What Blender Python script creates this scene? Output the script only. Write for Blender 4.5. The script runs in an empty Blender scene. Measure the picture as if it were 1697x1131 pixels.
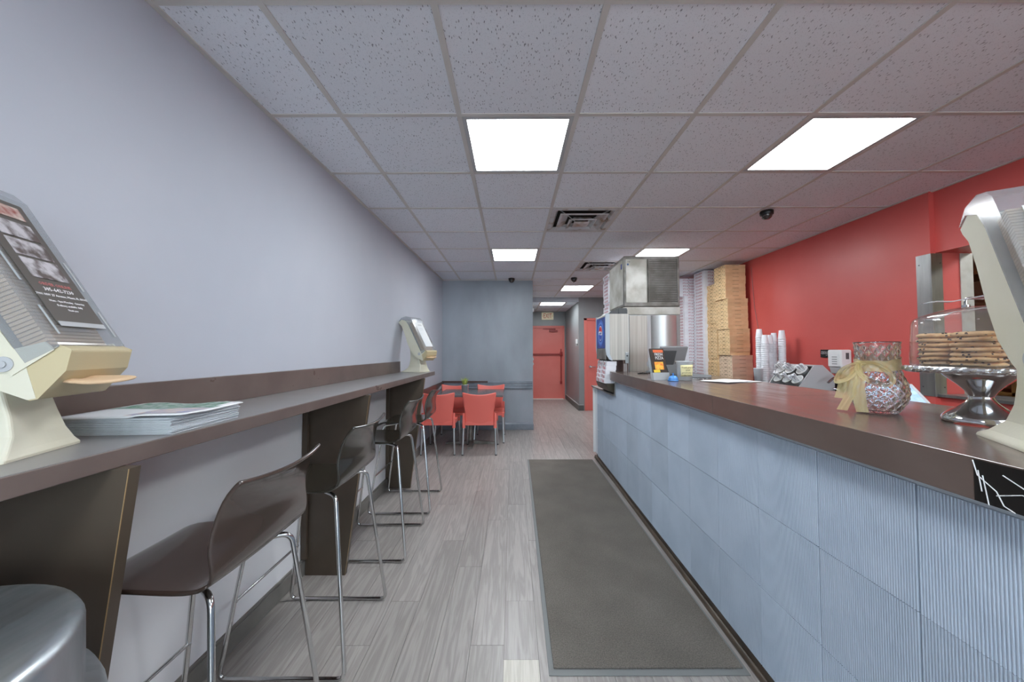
import bpy, bmesh, math, random
from mathutils import Vector, Matrix
random.seed(7)
PI = math.pi
R = math.radians
S = bpy.context.scene
COL = S.collection

# ------------------------------------------------------------------ camera, world, exposure
cam_d = bpy.data.cameras.new('camera')
cam_d.sensor_width = 36.0
cam_d.lens = 600.6 / 1697 * 36.0
cam_d.clip_start = 0.02
cam = bpy.data.objects.new('camera', cam_d)
COL.objects.link(cam)
_p, _y, _r = 0.029043, 0.0010167, -0.00236994
_F = Vector((-math.sin(_y) * math.cos(_p), math.cos(_y) * math.cos(_p), math.sin(_p)))
_X0 = Vector((math.cos(_y), math.sin(_y), 0)); _U0 = _X0.cross(_F)
_Xr = _X0 * math.cos(_r) + _U0 * math.sin(_r); _Ur = -_X0 * math.sin(_r) + _U0 * math.cos(_r)
cam.matrix_world = Matrix(((_Xr.x, _Ur.x, -_F.x, 0), (_Xr.y, _Ur.y, -_F.y, 0), (_Xr.z, _Ur.z, -_F.z, 1.33), (0, 0, 0, 1)))
S.camera = cam
world = bpy.data.worlds.new('sky'); S.world = world
world.use_nodes = True
_bg = world.node_tree.nodes['Background']
_bg.inputs[0].default_value = (0.76, 0.87, 1.0, 1); _bg.inputs[1].default_value = 5.0
S.view_settings.view_transform = 'Standard'
try: S.view_settings.look = 'None'
except Exception: pass
S.view_settings.gamma = 1.0
S.view_settings.use_curve_mapping = False
S.view_settings.exposure = 0.52
LAMP = 19.5            # radiance of the ceiling panels
_sun = bpy.data.lights.new('sun', 'SUN'); _sun.energy = 7.0; _sun.angle = 0.02
_so = bpy.data.objects.new('sun', _sun); COL.objects.link(_so); _so.rotation_euler = (math.radians(-38), 0, math.radians(15))
S.cycles.max_bounces = 10
S.cycles.diffuse_bounces = 8
S.cycles.glossy_bounces = 5
S.cycles.transmission_bounces = 10
S.cycles.transparent_max_bounces = 16
S.cycles.use_denoising = True
S.cycles.sample_clamp_indirect = 6
S.cycles.caustics_refractive = False
S.cycles.caustics_reflective = False

# ------------------------------------------------------------------ materials
def lin(c):
    c = c / 255.0
    return c / 12.92 if c <= 0.04045 else ((c + 0.055) / 1.055) ** 2.4
def rgb(r, g, b): return (lin(r), lin(g), lin(b), 1.0)
MATS = {}
def node(nt, t, **kw):
    n = nt.nodes.new(t)
    for k, v in kw.items(): setattr(n, k, v)
    return n
def mat(name, c, rough=0.5, metal=0.0, c2=None, scale=4.0, sxyz=(1, 1, 1), detail=4.0, lo=0.35, hi=0.65, bump=0.0, bscale=40.0,
        bxyz=(1, 1, 1), rough2=None, coat=0.0, spec=0.5, per_obj=0.0, emit=None, es=0.0, trans=0.0, ior=1.45, aniso=0.0, coords='Object', big=0.0, bigscale=3.0):
    if name in MATS: return MATS[name]
    m = bpy.data.materials.new(name); m.use_nodes = True
    nt = m.node_tree; b = nt.nodes['Principled BSDF']
    b.inputs['Base Color'].default_value = c
    b.inputs['Roughness'].default_value = rough
    b.inputs['Metallic'].default_value = metal
    b.inputs['IOR'].default_value = ior
    b.inputs['Specular IOR Level'].default_value = spec
    b.inputs['Coat Weight'].default_value = coat
    b.inputs['Coat Roughness'].default_value = 0.08
    b.inputs['Transmission Weight'].default_value = trans
    if aniso: b.inputs['Anisotropic'].default_value = aniso
    tc = node(nt, 'ShaderNodeTexCoord'); L = nt.links.new
    def noise(sc, xyz, det=4.0):
        mp = node(nt, 'ShaderNodeMapping'); mp.inputs['Scale'].default_value = xyz
        L(tc.outputs[coords], mp.inputs['Vector'])
        if per_obj:
            oi = node(nt, 'ShaderNodeObjectInfo')
            vm = node(nt, 'ShaderNodeVectorMath', operation='SCALE'); vm.inputs['Scale'].default_value = 37.0
            cb = node(nt, 'ShaderNodeCombineXYZ')
            L(oi.outputs['Random'], cb.inputs[0]); L(oi.outputs['Random'], cb.inputs[1])
            L(cb.outputs[0], vm.inputs[0]); L(vm.outputs[0], mp.inputs['Location'])
        nz = node(nt, 'ShaderNodeTexNoise'); nz.inputs['Scale'].default_value = sc; nz.inputs['Detail'].default_value = det
        L(mp.outputs[0], nz.inputs['Vector']); return nz
    col = None
    if c2 is not None:
        nz = noise(scale, sxyz, detail)
        mr = node(nt, 'ShaderNodeMapRange'); mr.inputs['From Min'].default_value = lo; mr.inputs['From Max'].default_value = hi
        L(nz.outputs['Fac'], mr.inputs['Value'])
        mx = node(nt, 'ShaderNodeMix', data_type='RGBA'); mx.inputs[6].default_value = c; mx.inputs[7].default_value = c2
        L(mr.outputs[0], mx.inputs[0]); col = mx.outputs[2]
        if rough2 is not None:
            m2 = node(nt, 'ShaderNodeMapRange'); m2.inputs['To Min'].default_value = rough; m2.inputs['To Max'].default_value = rough2
            L(mr.outputs[0], m2.inputs['Value']); L(m2.outputs[0], b.inputs['Roughness'])
    if per_obj:
        oi = node(nt, 'ShaderNodeObjectInfo')
        m3 = node(nt, 'ShaderNodeMapRange'); m3.inputs['To Min'].default_value = 1 - per_obj; m3.inputs['To Max'].default_value = 1 + per_obj
        L(oi.outputs['Random'], m3.inputs['Value'])
        hs = node(nt, 'ShaderNodeHueSaturation')
        if col: L(col, hs.inputs['Color'])
        else: hs.inputs['Color'].default_value = c
        L(m3.outputs[0], hs.inputs['Value']); col = hs.outputs[0]
    if big:
        nb2 = noise(bigscale, (1, 1, 1), 6.0)
        mb = node(nt, 'ShaderNodeMapRange'); mb.inputs['From Min'].default_value = 0.3; mb.inputs['From Max'].default_value = 0.7
        mb.inputs['To Min'].default_value = 1 - big; mb.inputs['To Max'].default_value = 1 + big
        L(nb2.outputs['Fac'], mb.inputs['Value'])
        hs2 = node(nt, 'ShaderNodeHueSaturation')
        if col: L(col, hs2.inputs['Color'])
        else: hs2.inputs['Color'].default_value = c
        L(mb.outputs[0], hs2.inputs['Value']); col = hs2.outputs[0]
    if col: L(col, b.inputs['Base Color'])
    if bump:
        nb = noise(bscale, bxyz, 3.0)
        bp = node(nt, 'ShaderNodeBump'); bp.inputs['Strength'].default_value = bump; bp.inputs['Distance'].default_value = 0.002
        L(nb.outputs['Fac'], bp.inputs['Height']); L(bp.outputs[0], b.inputs['Normal'])
    if emit is not None:
        b.inputs['Emission Color'].default_value = emit; b.inputs['Emission Strength'].default_value = es
    MATS[name] = m; return m

M = {}
M['wall_l'] = mat('pale lilac wall paint', rgb(190, 193, 202), 0.55, c2=rgb(183, 187, 197), spec=0.35, scale=1.2, bump=0.12, bscale=60)
M['wall_low'] = mat('lower wall brightness tone', rgb(238, 238, 241), 0.45, bump=0.1, bscale=60)  # whiter than the wall above, to imitate brighter light under the ledge
M['slate'] = mat('slate grey wall paint', rgb(136, 143, 150), 0.38, c2=rgb(164, 172, 181), scale=1.3, sxyz=(1, 1, 0.45), detail=6, bump=0.15, bscale=25, rough2=0.5)
M['slate_d'] = mat('dark grey hallway paint', rgb(128, 131, 132), 0.33, c2=rgb(140, 143, 145), scale=1.5, bump=0.1, bscale=30)
M['red'] = mat('red wall paint', rgb(212, 98, 92), 0.36, c2=rgb(205, 90, 84), scale=1.4, detail=5, bump=0.12, bscale=45, rough2=0.45)
M['red_door'] = mat('red door paint', rgb(222, 124, 114), 0.38, c2=rgb(216, 112, 102), scale=1.5, bump=0.05, bscale=30)
M['grid'] = mat('ceiling grid metal paint', rgb(204, 200, 196), 0.5)
M['trimgrey'] = mat('grey baseboard', rgb(128, 125, 120), 0.4, c2=rgb(116, 112, 108), scale=6)
M['slate_rail'] = mat('slate grey moulding', rgb(132, 140, 150), 0.35, c2=rgb(112, 120, 130), scale=8)
M['darkrail'] = mat('dark brown moulding', rgb(84, 66, 62), 0.3)
M['lam'] = mat('brown laminate', rgb(110, 96, 90), 0.27, c2=rgb(100, 86, 81), scale=5, detail=6, bump=0.03, bscale=30, rough2=0.36)
M['lam_top'] = mat('grey brown laminate top', rgb(138, 136, 136), 0.27, c2=rgb(130, 127, 126), scale=3, detail=6, lo=.2, hi=.8, rough2=0.31)
M['lam_cnt'] = mat('brown counter laminate', rgb(108, 93, 86), 0.17, c2=rgb(99, 84, 78), scale=6, detail=6, sxyz=(3, 0.6, 1), rough2=0.24)
M['panel_d'] = mat('dark brown support board', rgb(74, 62, 52), 0.33, c2=rgb(86, 75, 64), scale=3, detail=5, rough2=0.42)
M['raw'] = mat('raw board edge', rgb(170, 140, 100), 0.7)
M['tile_b'] = mat('blue grey ribbed tile', rgb(184, 195, 208), 0.38, c2=rgb(174, 186, 200), scale=5, per_obj=0.07)
M['grout'] = mat('pale grout', rgb(216, 222, 228), 0.8)
M['toe'] = mat('brown kick board', rgb(92, 80, 68), 0.35, c2=rgb(70, 60, 50), scale=8)
M['steel'] = mat('brushed stainless steel', rgb(176, 178, 178), 0.3, 1.0, c2=rgb(150, 151, 150), scale=3, sxyz=(6, 6, 0.6), detail=6, bump=0.04, bscale=20, bxyz=(10, 10, .5), rough2=0.42)
M['steel_stain'] = mat('stained steel panel', rgb(204, 203, 196), 0.42, 0.4, c2=rgb(172, 168, 156), scale=6, detail=8, rough2=0.55)
M['steel_dark'] = mat('grey machine trim', rgb(146, 143, 138), 0.4, 0.4, c2=rgb(104, 100, 92), scale=8)
M['chrome'] = mat('chrome tube', rgb(205, 205, 205), 0.14, 1.0)
M['polish'] = mat('polished stainless steel', rgb(205, 205, 205), 0.09, 1.0)
M['foil'] = mat('crinkled foil', rgb(214, 216, 219), 0.25, 1.0, bump=1.0, bscale=160)
M['alu'] = mat('satin aluminium tube', rgb(190, 192, 194), 0.3, 0.85)
M['canmetal'] = mat('scuffed galvanised metal', rgb(186, 192, 196), 0.3, 0.9, c2=rgb(160, 168, 172), scale=5, sxyz=(6, 1, 1), detail=8, rough2=0.45)
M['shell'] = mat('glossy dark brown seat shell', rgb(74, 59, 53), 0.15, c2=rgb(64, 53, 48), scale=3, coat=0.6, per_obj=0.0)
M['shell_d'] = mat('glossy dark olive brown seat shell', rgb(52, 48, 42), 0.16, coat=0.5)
M['redpl'] = mat('red moulded plastic', rgb(238, 118, 106), 0.32, bump=0.08, bscale=160)
M['cream'] = mat('aged cream plastic', rgb(214, 210, 188), 0.5, c2=rgb(220, 216, 198), scale=5, bump=0.1, bscale=220)
M['cream_b'] = mat('yellowed cream plastic lip', rgb(196, 182, 146), 0.45)
M['napkin'] = mat('brown napkin paper', rgb(206, 176, 142), 0.85)
M['black'] = mat('black plastic', rgb(26, 26, 26), 0.35)
M['dgrey'] = mat('dark grey plastic', rgb(84, 86, 88), 0.42)
M['mgrey'] = mat('grey plastic', rgb(140, 142, 144), 0.42)
M['lgrey'] = mat('light grey plastic', rgb(182, 184, 186), 0.45)
M['white'] = mat('white plastic', rgb(226, 227, 226), 0.4)
M['foam'] = mat('white foam', rgb(232, 234, 238), 0.6)
M['paper'] = mat('white paper', rgb(226, 227, 228), 0.8)
M['news'] = mat('newsprint', rgb(196, 202, 206), 0.85, c2=rgb(182, 186, 192), scale=60, sxyz=(1, 1, 20))
M['kraft'] = mat('brown cardboard', rgb(236, 206, 160), 0.8, c2=rgb(226, 192, 144), scale=9, per_obj=0.05)
M['kraft_p'] = mat('pale brown cardboard', rgb(236, 210, 182), 0.8, c2=rgb(228, 200, 170), scale=9, per_obj=0.04)
M['kline'] = mat('dark brown print', rgb(98, 66, 38), 0.8)
M['wbox'] = mat('white cardboard', rgb(236, 236, 240), 0.75, c2=rgb(230, 230, 236), scale=6, per_obj=0.04)
M['redink'] = mat('red print', rgb(176, 40, 60), 0.7)
M['blackink'] = mat('black print', rgb(30, 30, 30), 0.6)
M['whiteink'] = mat('white print', rgb(238, 238, 238), 0.6)
M['blueink'] = mat('blue print', rgb(36, 78, 170), 0.4)
M['navy'] = mat('dark blue sign print', rgb(34, 42, 92), 0.3, c2=rgb(52, 84, 170), scale=7)
M['orange'] = mat('orange print', rgb(226, 110, 50), 0.6, c2=rgb(236, 190, 70), scale=50)
M['bluebell'] = mat('blue enamel', rgb(70, 140, 215), 0.2, coat=0.5)
M['cookie'] = mat('baked cookie', rgb(232, 192, 142), 0.85, c2=rgb(198, 150, 100), scale=38, detail=6, lo=0.45, hi=0.7, bump=1.0, bscale=60, per_obj=0.05)
M['chip'] = mat('chocolate', rgb(62, 36, 24), 0.5)
M['grass'] = mat('green grass blades', rgb(120, 150, 60), 0.5, c2=rgb(196, 206, 110), scale=30)
M['zinc'] = mat('zinc pot', rgb(184, 190, 196), 0.35, 0.7)
M['soil'] = mat('dark soil', rgb(50, 40, 32), 0.9)
M['creamwall'] = mat('cream kitchen wall', rgb(214, 206, 170), 0.6)
M['brownbox'] = mat('brown shelf board', rgb(96, 66, 46), 0.6, c2=rgb(140, 112, 60), scale=7)
M['asphalt'] = mat('outside pavement', rgb(150, 150, 148), 0.9)
M['mat_c'] = mat('grey brown carpet pile', rgb(122, 116, 109), 0.95, c2=rgb(92, 87, 80), scale=190, detail=3, lo=0.3, hi=0.7, bump=0.9, bscale=420, big=0.12, bigscale=3.5)
M['mat_r'] = mat('grey rubber edge', rgb(122, 124, 124), 0.6)
M['note'] = mat('yellow sticky note', rgb(236, 228, 176), 0.8)
M['marble'] = mat('black marble laminate', rgb(34, 30, 28), 0.3, c2=rgb(24, 22, 20), scale=8)
M['wire'] = mat('grey wire', rgb(150, 120, 118), 0.5)
M['stain'] = mat('dusty diffuser paint', rgb(200, 200, 202), 0.5, c2=rgb(150, 120, 92), scale=7, detail=6, lo=0.5, hi=0.68)
M['dark'] = mat('dark duct interior', rgb(40, 34, 28), 0.8)
M['emberlens'] = mat('smoked dome', rgb(50, 40, 38), 0.08, coat=0.5)
M['screen'] = mat('lit touch screen', rgb(150, 180, 220), 0.2, c2=rgb(190, 210, 235), scale=30, emit=rgb(150, 180, 225), es=0.25)
M['screen_d'] = mat('dark display', rgb(26, 28, 32), 0.12)
M['foodphoto'] = mat('faded food picture print', rgb(196, 192, 196), 0.5, c2=rgb(92, 80, 76), scale=34, detail=6, lo=0.4, hi=0.6)
M['poster'] = mat('grey brown menu print', rgb(92, 86, 80), 0.4)
M['pinkink'] = mat('pink print', rgb(196, 120, 116), 0.6)
M['greenink'] = mat('green news print', rgb(96, 136, 112), 0.8, c2=rgb(170, 180, 176), scale=60)
M['bluenews'] = mat('colour news print', rgb(150, 160, 196), 0.8, c2=rgb(214, 196, 184), scale=30)
M['door_th'] = mat('pale threshold', rgb(222, 214, 206), 0.5)
M['doorhw'] = mat('red painted hardware', rgb(150, 44, 40), 0.35)

def emis_mat(name, c, s):
    m = bpy.data.materials.new(name); m.use_nodes = True; nt = m.node_tree; nt.nodes.clear()
    e = node(nt, 'ShaderNodeEmission'); e.inputs[0].default_value = c; e.inputs[1].default_value = s
    o = node(nt, 'ShaderNodeOutputMaterial'); nt.links.new(e.outputs[0], o.inputs[0]); return m
M['lamp'] = emis_mat('lit lamp diffuser', (0.91, 0.965, 1.0, 1), LAMP)

def glass_mat(name, tint, rough=0.0, ior=1.45):
    m = bpy.data.materials.new(name); m.use_nodes = True; b = m.node_tree.nodes['Principled BSDF']
    b.inputs['Base Color'].default_value = tint; b.inputs['Roughness'].default_value = rough
    b.inputs['Transmission Weight'].default_value = 1.0; b.inputs['IOR'].default_value = ior; return m
M['glass'] = glass_mat('clear pressed glass', (0.95, 0.98, 0.96, 1))
def clear_mat(name, tint, frac, gl=0.08, base=(0.8, 0.8, 0.8, 1), rough=0.1):
    m = bpy.data.materials.new(name); m.use_nodes = True; nt = m.node_tree; b = nt.nodes['Principled BSDF']
    b.inputs['Base Color'].default_value = base; b.inputs['Roughness'].default_value = rough
    t = node(nt, 'ShaderNodeBsdfTransparent'); t.inputs[0].default_value = tint
    mx = node(nt, 'ShaderNodeMixShader'); mx.inputs[0].default_value = frac
    nt.links.new(t.outputs[0], mx.inputs[1]); nt.links.new(b.outputs[0], mx.inputs[2])
    g = node(nt, 'ShaderNodeBsdfGlossy'); g.inputs['Roughness'].default_value = gl
    fr = node(nt, 'ShaderNodeFresnel'); fr.inputs[0].default_value = 1.45
    m2 = node(nt, 'ShaderNodeMixShader')
    ge = node(nt, 'ShaderNodeNewGeometry'); iv = node(nt, 'ShaderNodeMath', operation='SUBTRACT'); iv.inputs[0].default_value = 1.0
    nt.links.new(ge.outputs['Backfacing'], iv.inputs[1]); mu = node(nt, 'ShaderNodeMath', operation='MULTIPLY')
    nt.links.new(iv.outputs[0], mu.inputs[0]); nt.links.new(fr.outputs[0], mu.inputs[1])
    nt.links.new(mu.outputs[0], m2.inputs[0]); nt.links.new(mx.outputs[0], m2.inputs[1]); nt.links.new(g.outputs[0], m2.inputs[2])
    nt.links.new(m2.outputs[0], nt.nodes['Material Output'].inputs[0]); return m
M['acrylic'] = clear_mat('clear acrylic', (0.97, 0.97, 0.97, 1), 0.05, 0.03)
M['pane'] = clear_mat('window glass', (0.96, 0.98, 0.97, 1), 0.01, 0.0)
M['smoke'] = clear_mat('smoky clear plastic', (0.86, 0.87, 0.88, 1), 0.38, 0.12, rgb(176, 180, 184), 0.25)
M['frost'] = clear_mat('frosted plastic tub', (0.9, 0.92, 0.93, 1), 0.5, 0.2, rgb(206, 210, 212), 0.4)
M['sheer'] = clear_mat('sheer gold organza', (1.0, 0.96, 0.82, 1), 0.46, 0.4, rgb(240, 222, 166), 0.6)
M['tongs'] = clear_mat('clear serving tongs', (0.95, 0.95, 0.96, 1), 0.45, 0.1, rgb(220, 222, 226), 0.2)

# ceiling tile: fine fissures
def ceiling_tile_mat():
    m = bpy.data.materials.new('fissured acoustic tile'); m.use_nodes = True; nt = m.node_tree; L = nt.links.new
    b = nt.nodes['Principled BSDF']; b.inputs['Roughness'].default_value = 0.85
    tc = node(nt, 'ShaderNodeTexCoord'); oi = node(nt, 'ShaderNodeObjectInfo')
    nz0 = node(nt, 'ShaderNodeTexNoise'); nz0.inputs['Scale'].default_value = 26; L(tc.outputs['Object'], nz0.inputs['Vector'])
    ad = node(nt, 'ShaderNodeMix', data_type='RGBA', blend_type='ADD'); ad.inputs[0].default_value = 0.012
    L(tc.outputs['Object'], ad.inputs[6]); L(nz0.outputs['Color'], ad.inputs[7])
    masks = []
    for sc, xyz, th in ((1.0, (120, 40, 1), 0.19), (1.0, (170, 170, 1), 0.22)):
        mp = node(nt, 'ShaderNodeMapping'); mp.inputs['Scale'].default_value = xyz; L(ad.outputs[2], mp.inputs['Vector'])
        cb = node(nt, 'ShaderNodeCombineXYZ'); L(oi.outputs['Random'], cb.inputs[2])
        v = node(nt, 'ShaderNodeTexVoronoi'); v.inputs['Scale'].default_value = sc; L(mp.outputs[0], v.inputs['Vector'])
        mr = node(nt, 'ShaderNodeMapRange'); mr.inputs['From Min'].default_value = th - 0.05; mr.inputs['From Max'].default_value = th + 0.05
        mr.inputs['To Min'].default_value = 1; mr.inputs['To Max'].default_value = 0
        L(v.outputs['Distance'], mr.inputs['Value'])
        wh = node(nt, 'ShaderNodeTexWhiteNoise'); L(v.outputs['Position'], wh.inputs['Vector'])
        gt = node(nt, 'ShaderNodeMath', operation='GREATER_THAN'); gt.inputs[1].default_value = 0.12 if xyz[0] == 120 else 0.25; L(wh.outputs['Value'], gt.inputs[0])
        ml = node(nt, 'ShaderNodeMath', operation='MULTIPLY'); L(mr.outputs[0], ml.inputs[0]); L(gt.outputs[0], ml.inputs[1]); masks.append(ml)
    hf = node(nt, 'ShaderNodeMath', operation='MULTIPLY'); hf.inputs[1].default_value = 0.35; L(masks[1].outputs[0], hf.inputs[0])
    mx = node(nt, 'ShaderNodeMath', operation='MAXIMUM'); L(masks[0].outputs[0], mx.inputs[0]); L(hf.outputs[0], mx.inputs[1])
    c = node(nt, 'ShaderNodeMix', data_type='RGBA'); c.inputs[6].default_value = rgb(232, 235, 242); c.inputs[7].default_value = rgb(140, 142, 150)
    L(mx.outputs[0], c.inputs[0])
    m3 = node(nt, 'ShaderNodeMapRange'); m3.inputs['To Min'].default_value = 0.955; m3.inputs['To Max'].default_value = 1.03; L(oi.outputs['Random'], m3.inputs['Value'])
    hs = node(nt, 'ShaderNodeHueSaturation'); L(c.outputs[2], hs.inputs['Color']); L(m3.outputs[0], hs.inputs['Value'])
    L(hs.outputs[0], b.inputs['Base Color'])
    bp = node(nt, 'ShaderNodeBump'); bp.invert = True; bp.inputs['Strength'].default_value = 0.5; bp.inputs['Distance'].default_value = 0.002
    L(mx.outputs[0], bp.inputs['Height']); L(bp.outputs[0], b.inputs['Normal']); return m
M['ctile'] = ceiling_tile_mat()

def plank_mat(name, c1, c2, c3):
    m = bpy.data.materials.new(name); m.use_nodes = True; nt = m.node_tree; L = nt.links.new
    b = nt.nodes['Principled BSDF']
    tc = node(nt, 'ShaderNodeTexCoord'); oi = node(nt, 'ShaderNodeObjectInfo')
    cb = node(nt, 'ShaderNodeCombineXYZ'); L(oi.outputs['Random'], cb.inputs[0]); L(oi.outputs['Random'], cb.inputs[1])
    vm = node(nt, 'ShaderNodeVectorMath', operation='SCALE'); vm.inputs['Scale'].default_value = 23; L(cb.outputs[0], vm.inputs[0])
    va = node(nt, 'ShaderNodeVectorMath', operation='ADD'); L(tc.outputs['Object'], va.inputs[0]); L(vm.outputs[0], va.inputs[1])
    mp = node(nt, 'ShaderNodeMapping'); mp.inputs['Scale'].default_value = (13, 0.75, 1); L(va.outputs[0], mp.inputs['Vector'])
    n1 = node(nt, 'ShaderNodeTexNoise'); n1.inputs['Scale'].default_value = 2.2; n1.inputs['Detail'].default_value = 5; n1.inputs['Distortion'].default_value = 0.7; L(mp.outputs[0], n1.inputs['Vector'])
    mw = node(nt, 'ShaderNodeMath', operation='MULTIPLY'); mw.inputs[1].default_value = 24; L(n1.outputs['Fac'], mw.inputs[0])
    sn = node(nt, 'ShaderNodeMath', operation='SINE'); L(mw.outputs[0], sn.inputs[0])
    mr = node(nt, 'ShaderNodeMapRange'); mr.inputs['From Min'].default_value = -1; L(sn.outputs[0], mr.inputs['Value'])
    mp2 = node(nt, 'ShaderNodeMapping'); mp2.inputs['Scale'].default_value = (120, 5, 1); L(va.outputs[0], mp2.inputs['Vector'])
    n2 = node(nt, 'ShaderNodeTexNoise'); n2.inputs['Scale'].default_value = 2.0; n2.inputs['Detail'].default_value = 4; L(mp2.outputs[0], n2.inputs['Vector'])
    av = node(nt, 'ShaderNodeMix', data_type='FLOAT'); av.inputs[0].default_value = 0.58; L(mr.outputs[0], av.inputs[2]); L(n2.outputs['Fac'], av.inputs[3])
    r = node(nt, 'ShaderNodeValToRGB'); e = r.color_ramp.elements
    e[0].position = 0.25; e[0].color = c1; e[1].position = 0.75; e[1].color = c3; k = e.new(0.5); k.color = c2
    L(av.outputs[0], r.inputs[0])
    n3 = node(nt, 'ShaderNodeTexNoise'); n3.inputs['Scale'].default_value = 1.1; n3.inputs['Detail'].default_value = 5; L(tc.outputs['Generated'], n3.inputs['Vector'])
    m3 = node(nt, 'ShaderNodeMapRange'); m3.inputs['To Min'].default_value = 0.93; m3.inputs['To Max'].default_value = 1.09; L(oi.outputs['Random'], m3.inputs['Value'])
    hs = node(nt, 'ShaderNodeHueSaturation'); L(r.outputs[0], hs.inputs['Color']); L(m3.outputs[0], hs.inputs['Value']); L(hs.outputs[0], b.inputs['Base Color'])
    m4 = node(nt, 'ShaderNodeMapRange'); m4.inputs['To Min'].default_value = 0.24; m4.inputs['To Max'].default_value = 0.42; L(n2.outputs['Fac'], m4.inputs['Value']); L(m4.outputs[0], b.inputs['Roughness'])
    bp = node(nt, 'ShaderNodeBump'); bp.inputs['Strength'].default_value = 0.25; bp.inputs['Distance'].default_value = 0.001; L(av.outputs[0], bp.inputs['Height']); L(bp.outputs[0], b.inputs['Normal'])
    return m
M['plank'] = plank_mat('grey oak vinyl plank', rgb(146, 140, 136), rgb(157, 151, 147), rgb(167, 161, 157))
M['plank_l'] = plank_mat('pale stone vinyl plank', rgb(176, 170, 158), rgb(186, 181, 170), rgb(196, 190, 180))

# ------------------------------------------------------------------ mesh helpers
class MB:
    def __init__(s): s.v = []; s.f = []; s.mi = []; s.sm = []
    def add(s, vs, fs, mx=None, mi=0, smooth=False):
        o = len(s.v)
        for p in vs:
            p = Vector(p)
            if mx is not None: p = mx @ p
            s.v.append(p)
        for f in fs: s.f.append([i + o for i in f]); s.mi.append(mi); s.sm.append(smooth)
        return s
    def box(s, x0, y0, z0, x1, y1, z1, mx=None, mi=0):
        vs = [(x0, y0, z0), (x1, y0, z0), (x1, y1, z0), (x0, y1, z0), (x0, y0, z1), (x1, y0, z1), (x1, y1, z1), (x0, y1, z1)]
        return s.add(vs, [(0, 3, 2, 1), (4, 5, 6, 7), (0, 1, 5, 4), (1, 2, 6, 5), (2, 3, 7, 6), (3, 0, 4, 7)], mx, mi)
    def prism(s, poly, y0, y1, mx=None, mi=0, smooth=False, inset=0.0):
        """polygon in xz extruded along y"""
        n = len(poly)
        # orientation
        a = sum(poly[i][0] * poly[(i + 1) % n][1] - poly[(i + 1) % n][0] * poly[i][1] for i in range(n))
        if a < 0: poly = poly[::-1]
        vs = [(p[0], y0, p[1]) for p in poly] + [(p[0], y1, p[1]) for p in poly]
        fs = [list(range(n)), list(range(2 * n - 1, n - 1, -1))]
        s.add(vs, fs, mx, mi, False)
        s.add(vs, [(i + n, (i + 1) % n + n, (i + 1) % n, i) for i in range(n)], mx, mi, smooth)
        return s
    def cyl(s, c, r, h, n=24, r2=None, mx=None, mi=0, caps=True, axis='z'):
        r2 = r if r2 is None else r2
        A = {'z': Matrix.Identity(4), 'x': Matrix.Rotation(PI / 2, 4, 'Y'), 'y': Matrix.Rotation(-PI / 2, 4, 'X')}[axis]
        T = Matrix.Translation(c) @ A
        if mx is not None: T = mx @ T
        vs = [(r * math.cos(2 * PI * i / n), r * math.sin(2 * PI * i / n), 0) for i in range(n)] + [(r2 * math.cos(2 * PI * i / n), r2 * math.sin(2 * PI * i / n), h) for i in range(n)]
        s.add(vs, [(i, (i + 1) % n, (i + 1) % n + n, i + n) for i in range(n)], T, mi, True)
        if caps: s.add(vs, [list(range(n - 1, -1, -1)), list(range(n, 2 * n))], T, mi, False)
        return s
    def lathe(s, prof, n=32, mx=None, mi=0, smooth=True, fn=None):
        vs = []
        for (r, z) in prof:
            for i in range(n):
                a = 2 * PI * i / n
                rr = r if fn is None else fn(r, z, a)
                vs.append((rr * math.cos(a), rr * math.sin(a), z))
        fs = []
        for k in range(len(prof) - 1):
            for i in range(n):
                j = (i + 1) % n
                fs.append((k * n + i, k * n + j, (k + 1) * n + j, (k + 1) * n + i))
        return s.add(vs, fs, mx, mi, smooth)
    def grid(s, P, mx=None, mi=0, smooth=True):
        nr, nc = len(P), len(P[0]); vs = [p for row in P for p in row]
        return s.add(vs, [(i * nc + j, i * nc + j + 1, (i + 1) * nc + j + 1, (i + 1) * nc + j) for i in range(nr - 1) for j in range(nc - 1)], mx, mi, smooth)
    def loft(s, rings, mx=None, mi=0, smooth=False, caps=True):
        n = len(rings[0]); vs = [p for r in rings for p in r]
        s.add(vs, [(k * n + i, k * n + (i + 1) % n, (k + 1) * n + (i + 1) % n, (k + 1) * n + i) for k in range(len(rings) - 1) for i in range(n)], mx, mi, smooth)
        if caps: s.add(vs, [list(range(n - 1, -1, -1)), [(len(rings) - 1) * n + i for i in range(n)]], mx, mi, False)
        return s
    def tube(s, pts, r, n=10, fillet=0.0, mx=None, mi=0, caps=True, closed=False):
        pts = [Vector(p) for p in pts]
        if fillet > 0:
            out = [pts[0]]
            for i in range(1, len(pts) - 1):
                a, b, c = pts[i - 1], pts[i], pts[i + 1]
                d1 = (a - b); d2 = (c - b)
                f = min(fillet, d1.length * 0.45, d2.length * 0.45)
                p0 = b + d1.normalized() * f; p1 = b + d2.normalized() * f
                for k in range(7):
                    t = k / 6; out.append(p0 * (1 - t) ** 2 + b * 2 * t * (1 - t) + p1 * t * t)
            out.append(pts[-1]); pts = out
        T = [(pts[min(i + 1, len(pts) - 1)] - pts[max(i - 1, 0)]).normalized() for i in range(len(pts))]
        up = Vector((0, 0, 1)) if abs(T[0].z) < 0.9 else Vector((1, 0, 0))
        nrm = T[0].cross(up).normalized(); rings = []
        for p, t in zip(pts, T):
            nrm = (nrm - t * nrm.dot(t)).normalized(); bi = t.cross(nrm)
            rings.append([p + (nrm * math.cos(2 * PI * k / n) + bi * math.sin(2 * PI * k / n)) * r for k in range(n)])
        return s.loft(rings, mx, mi, True, caps)
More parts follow.
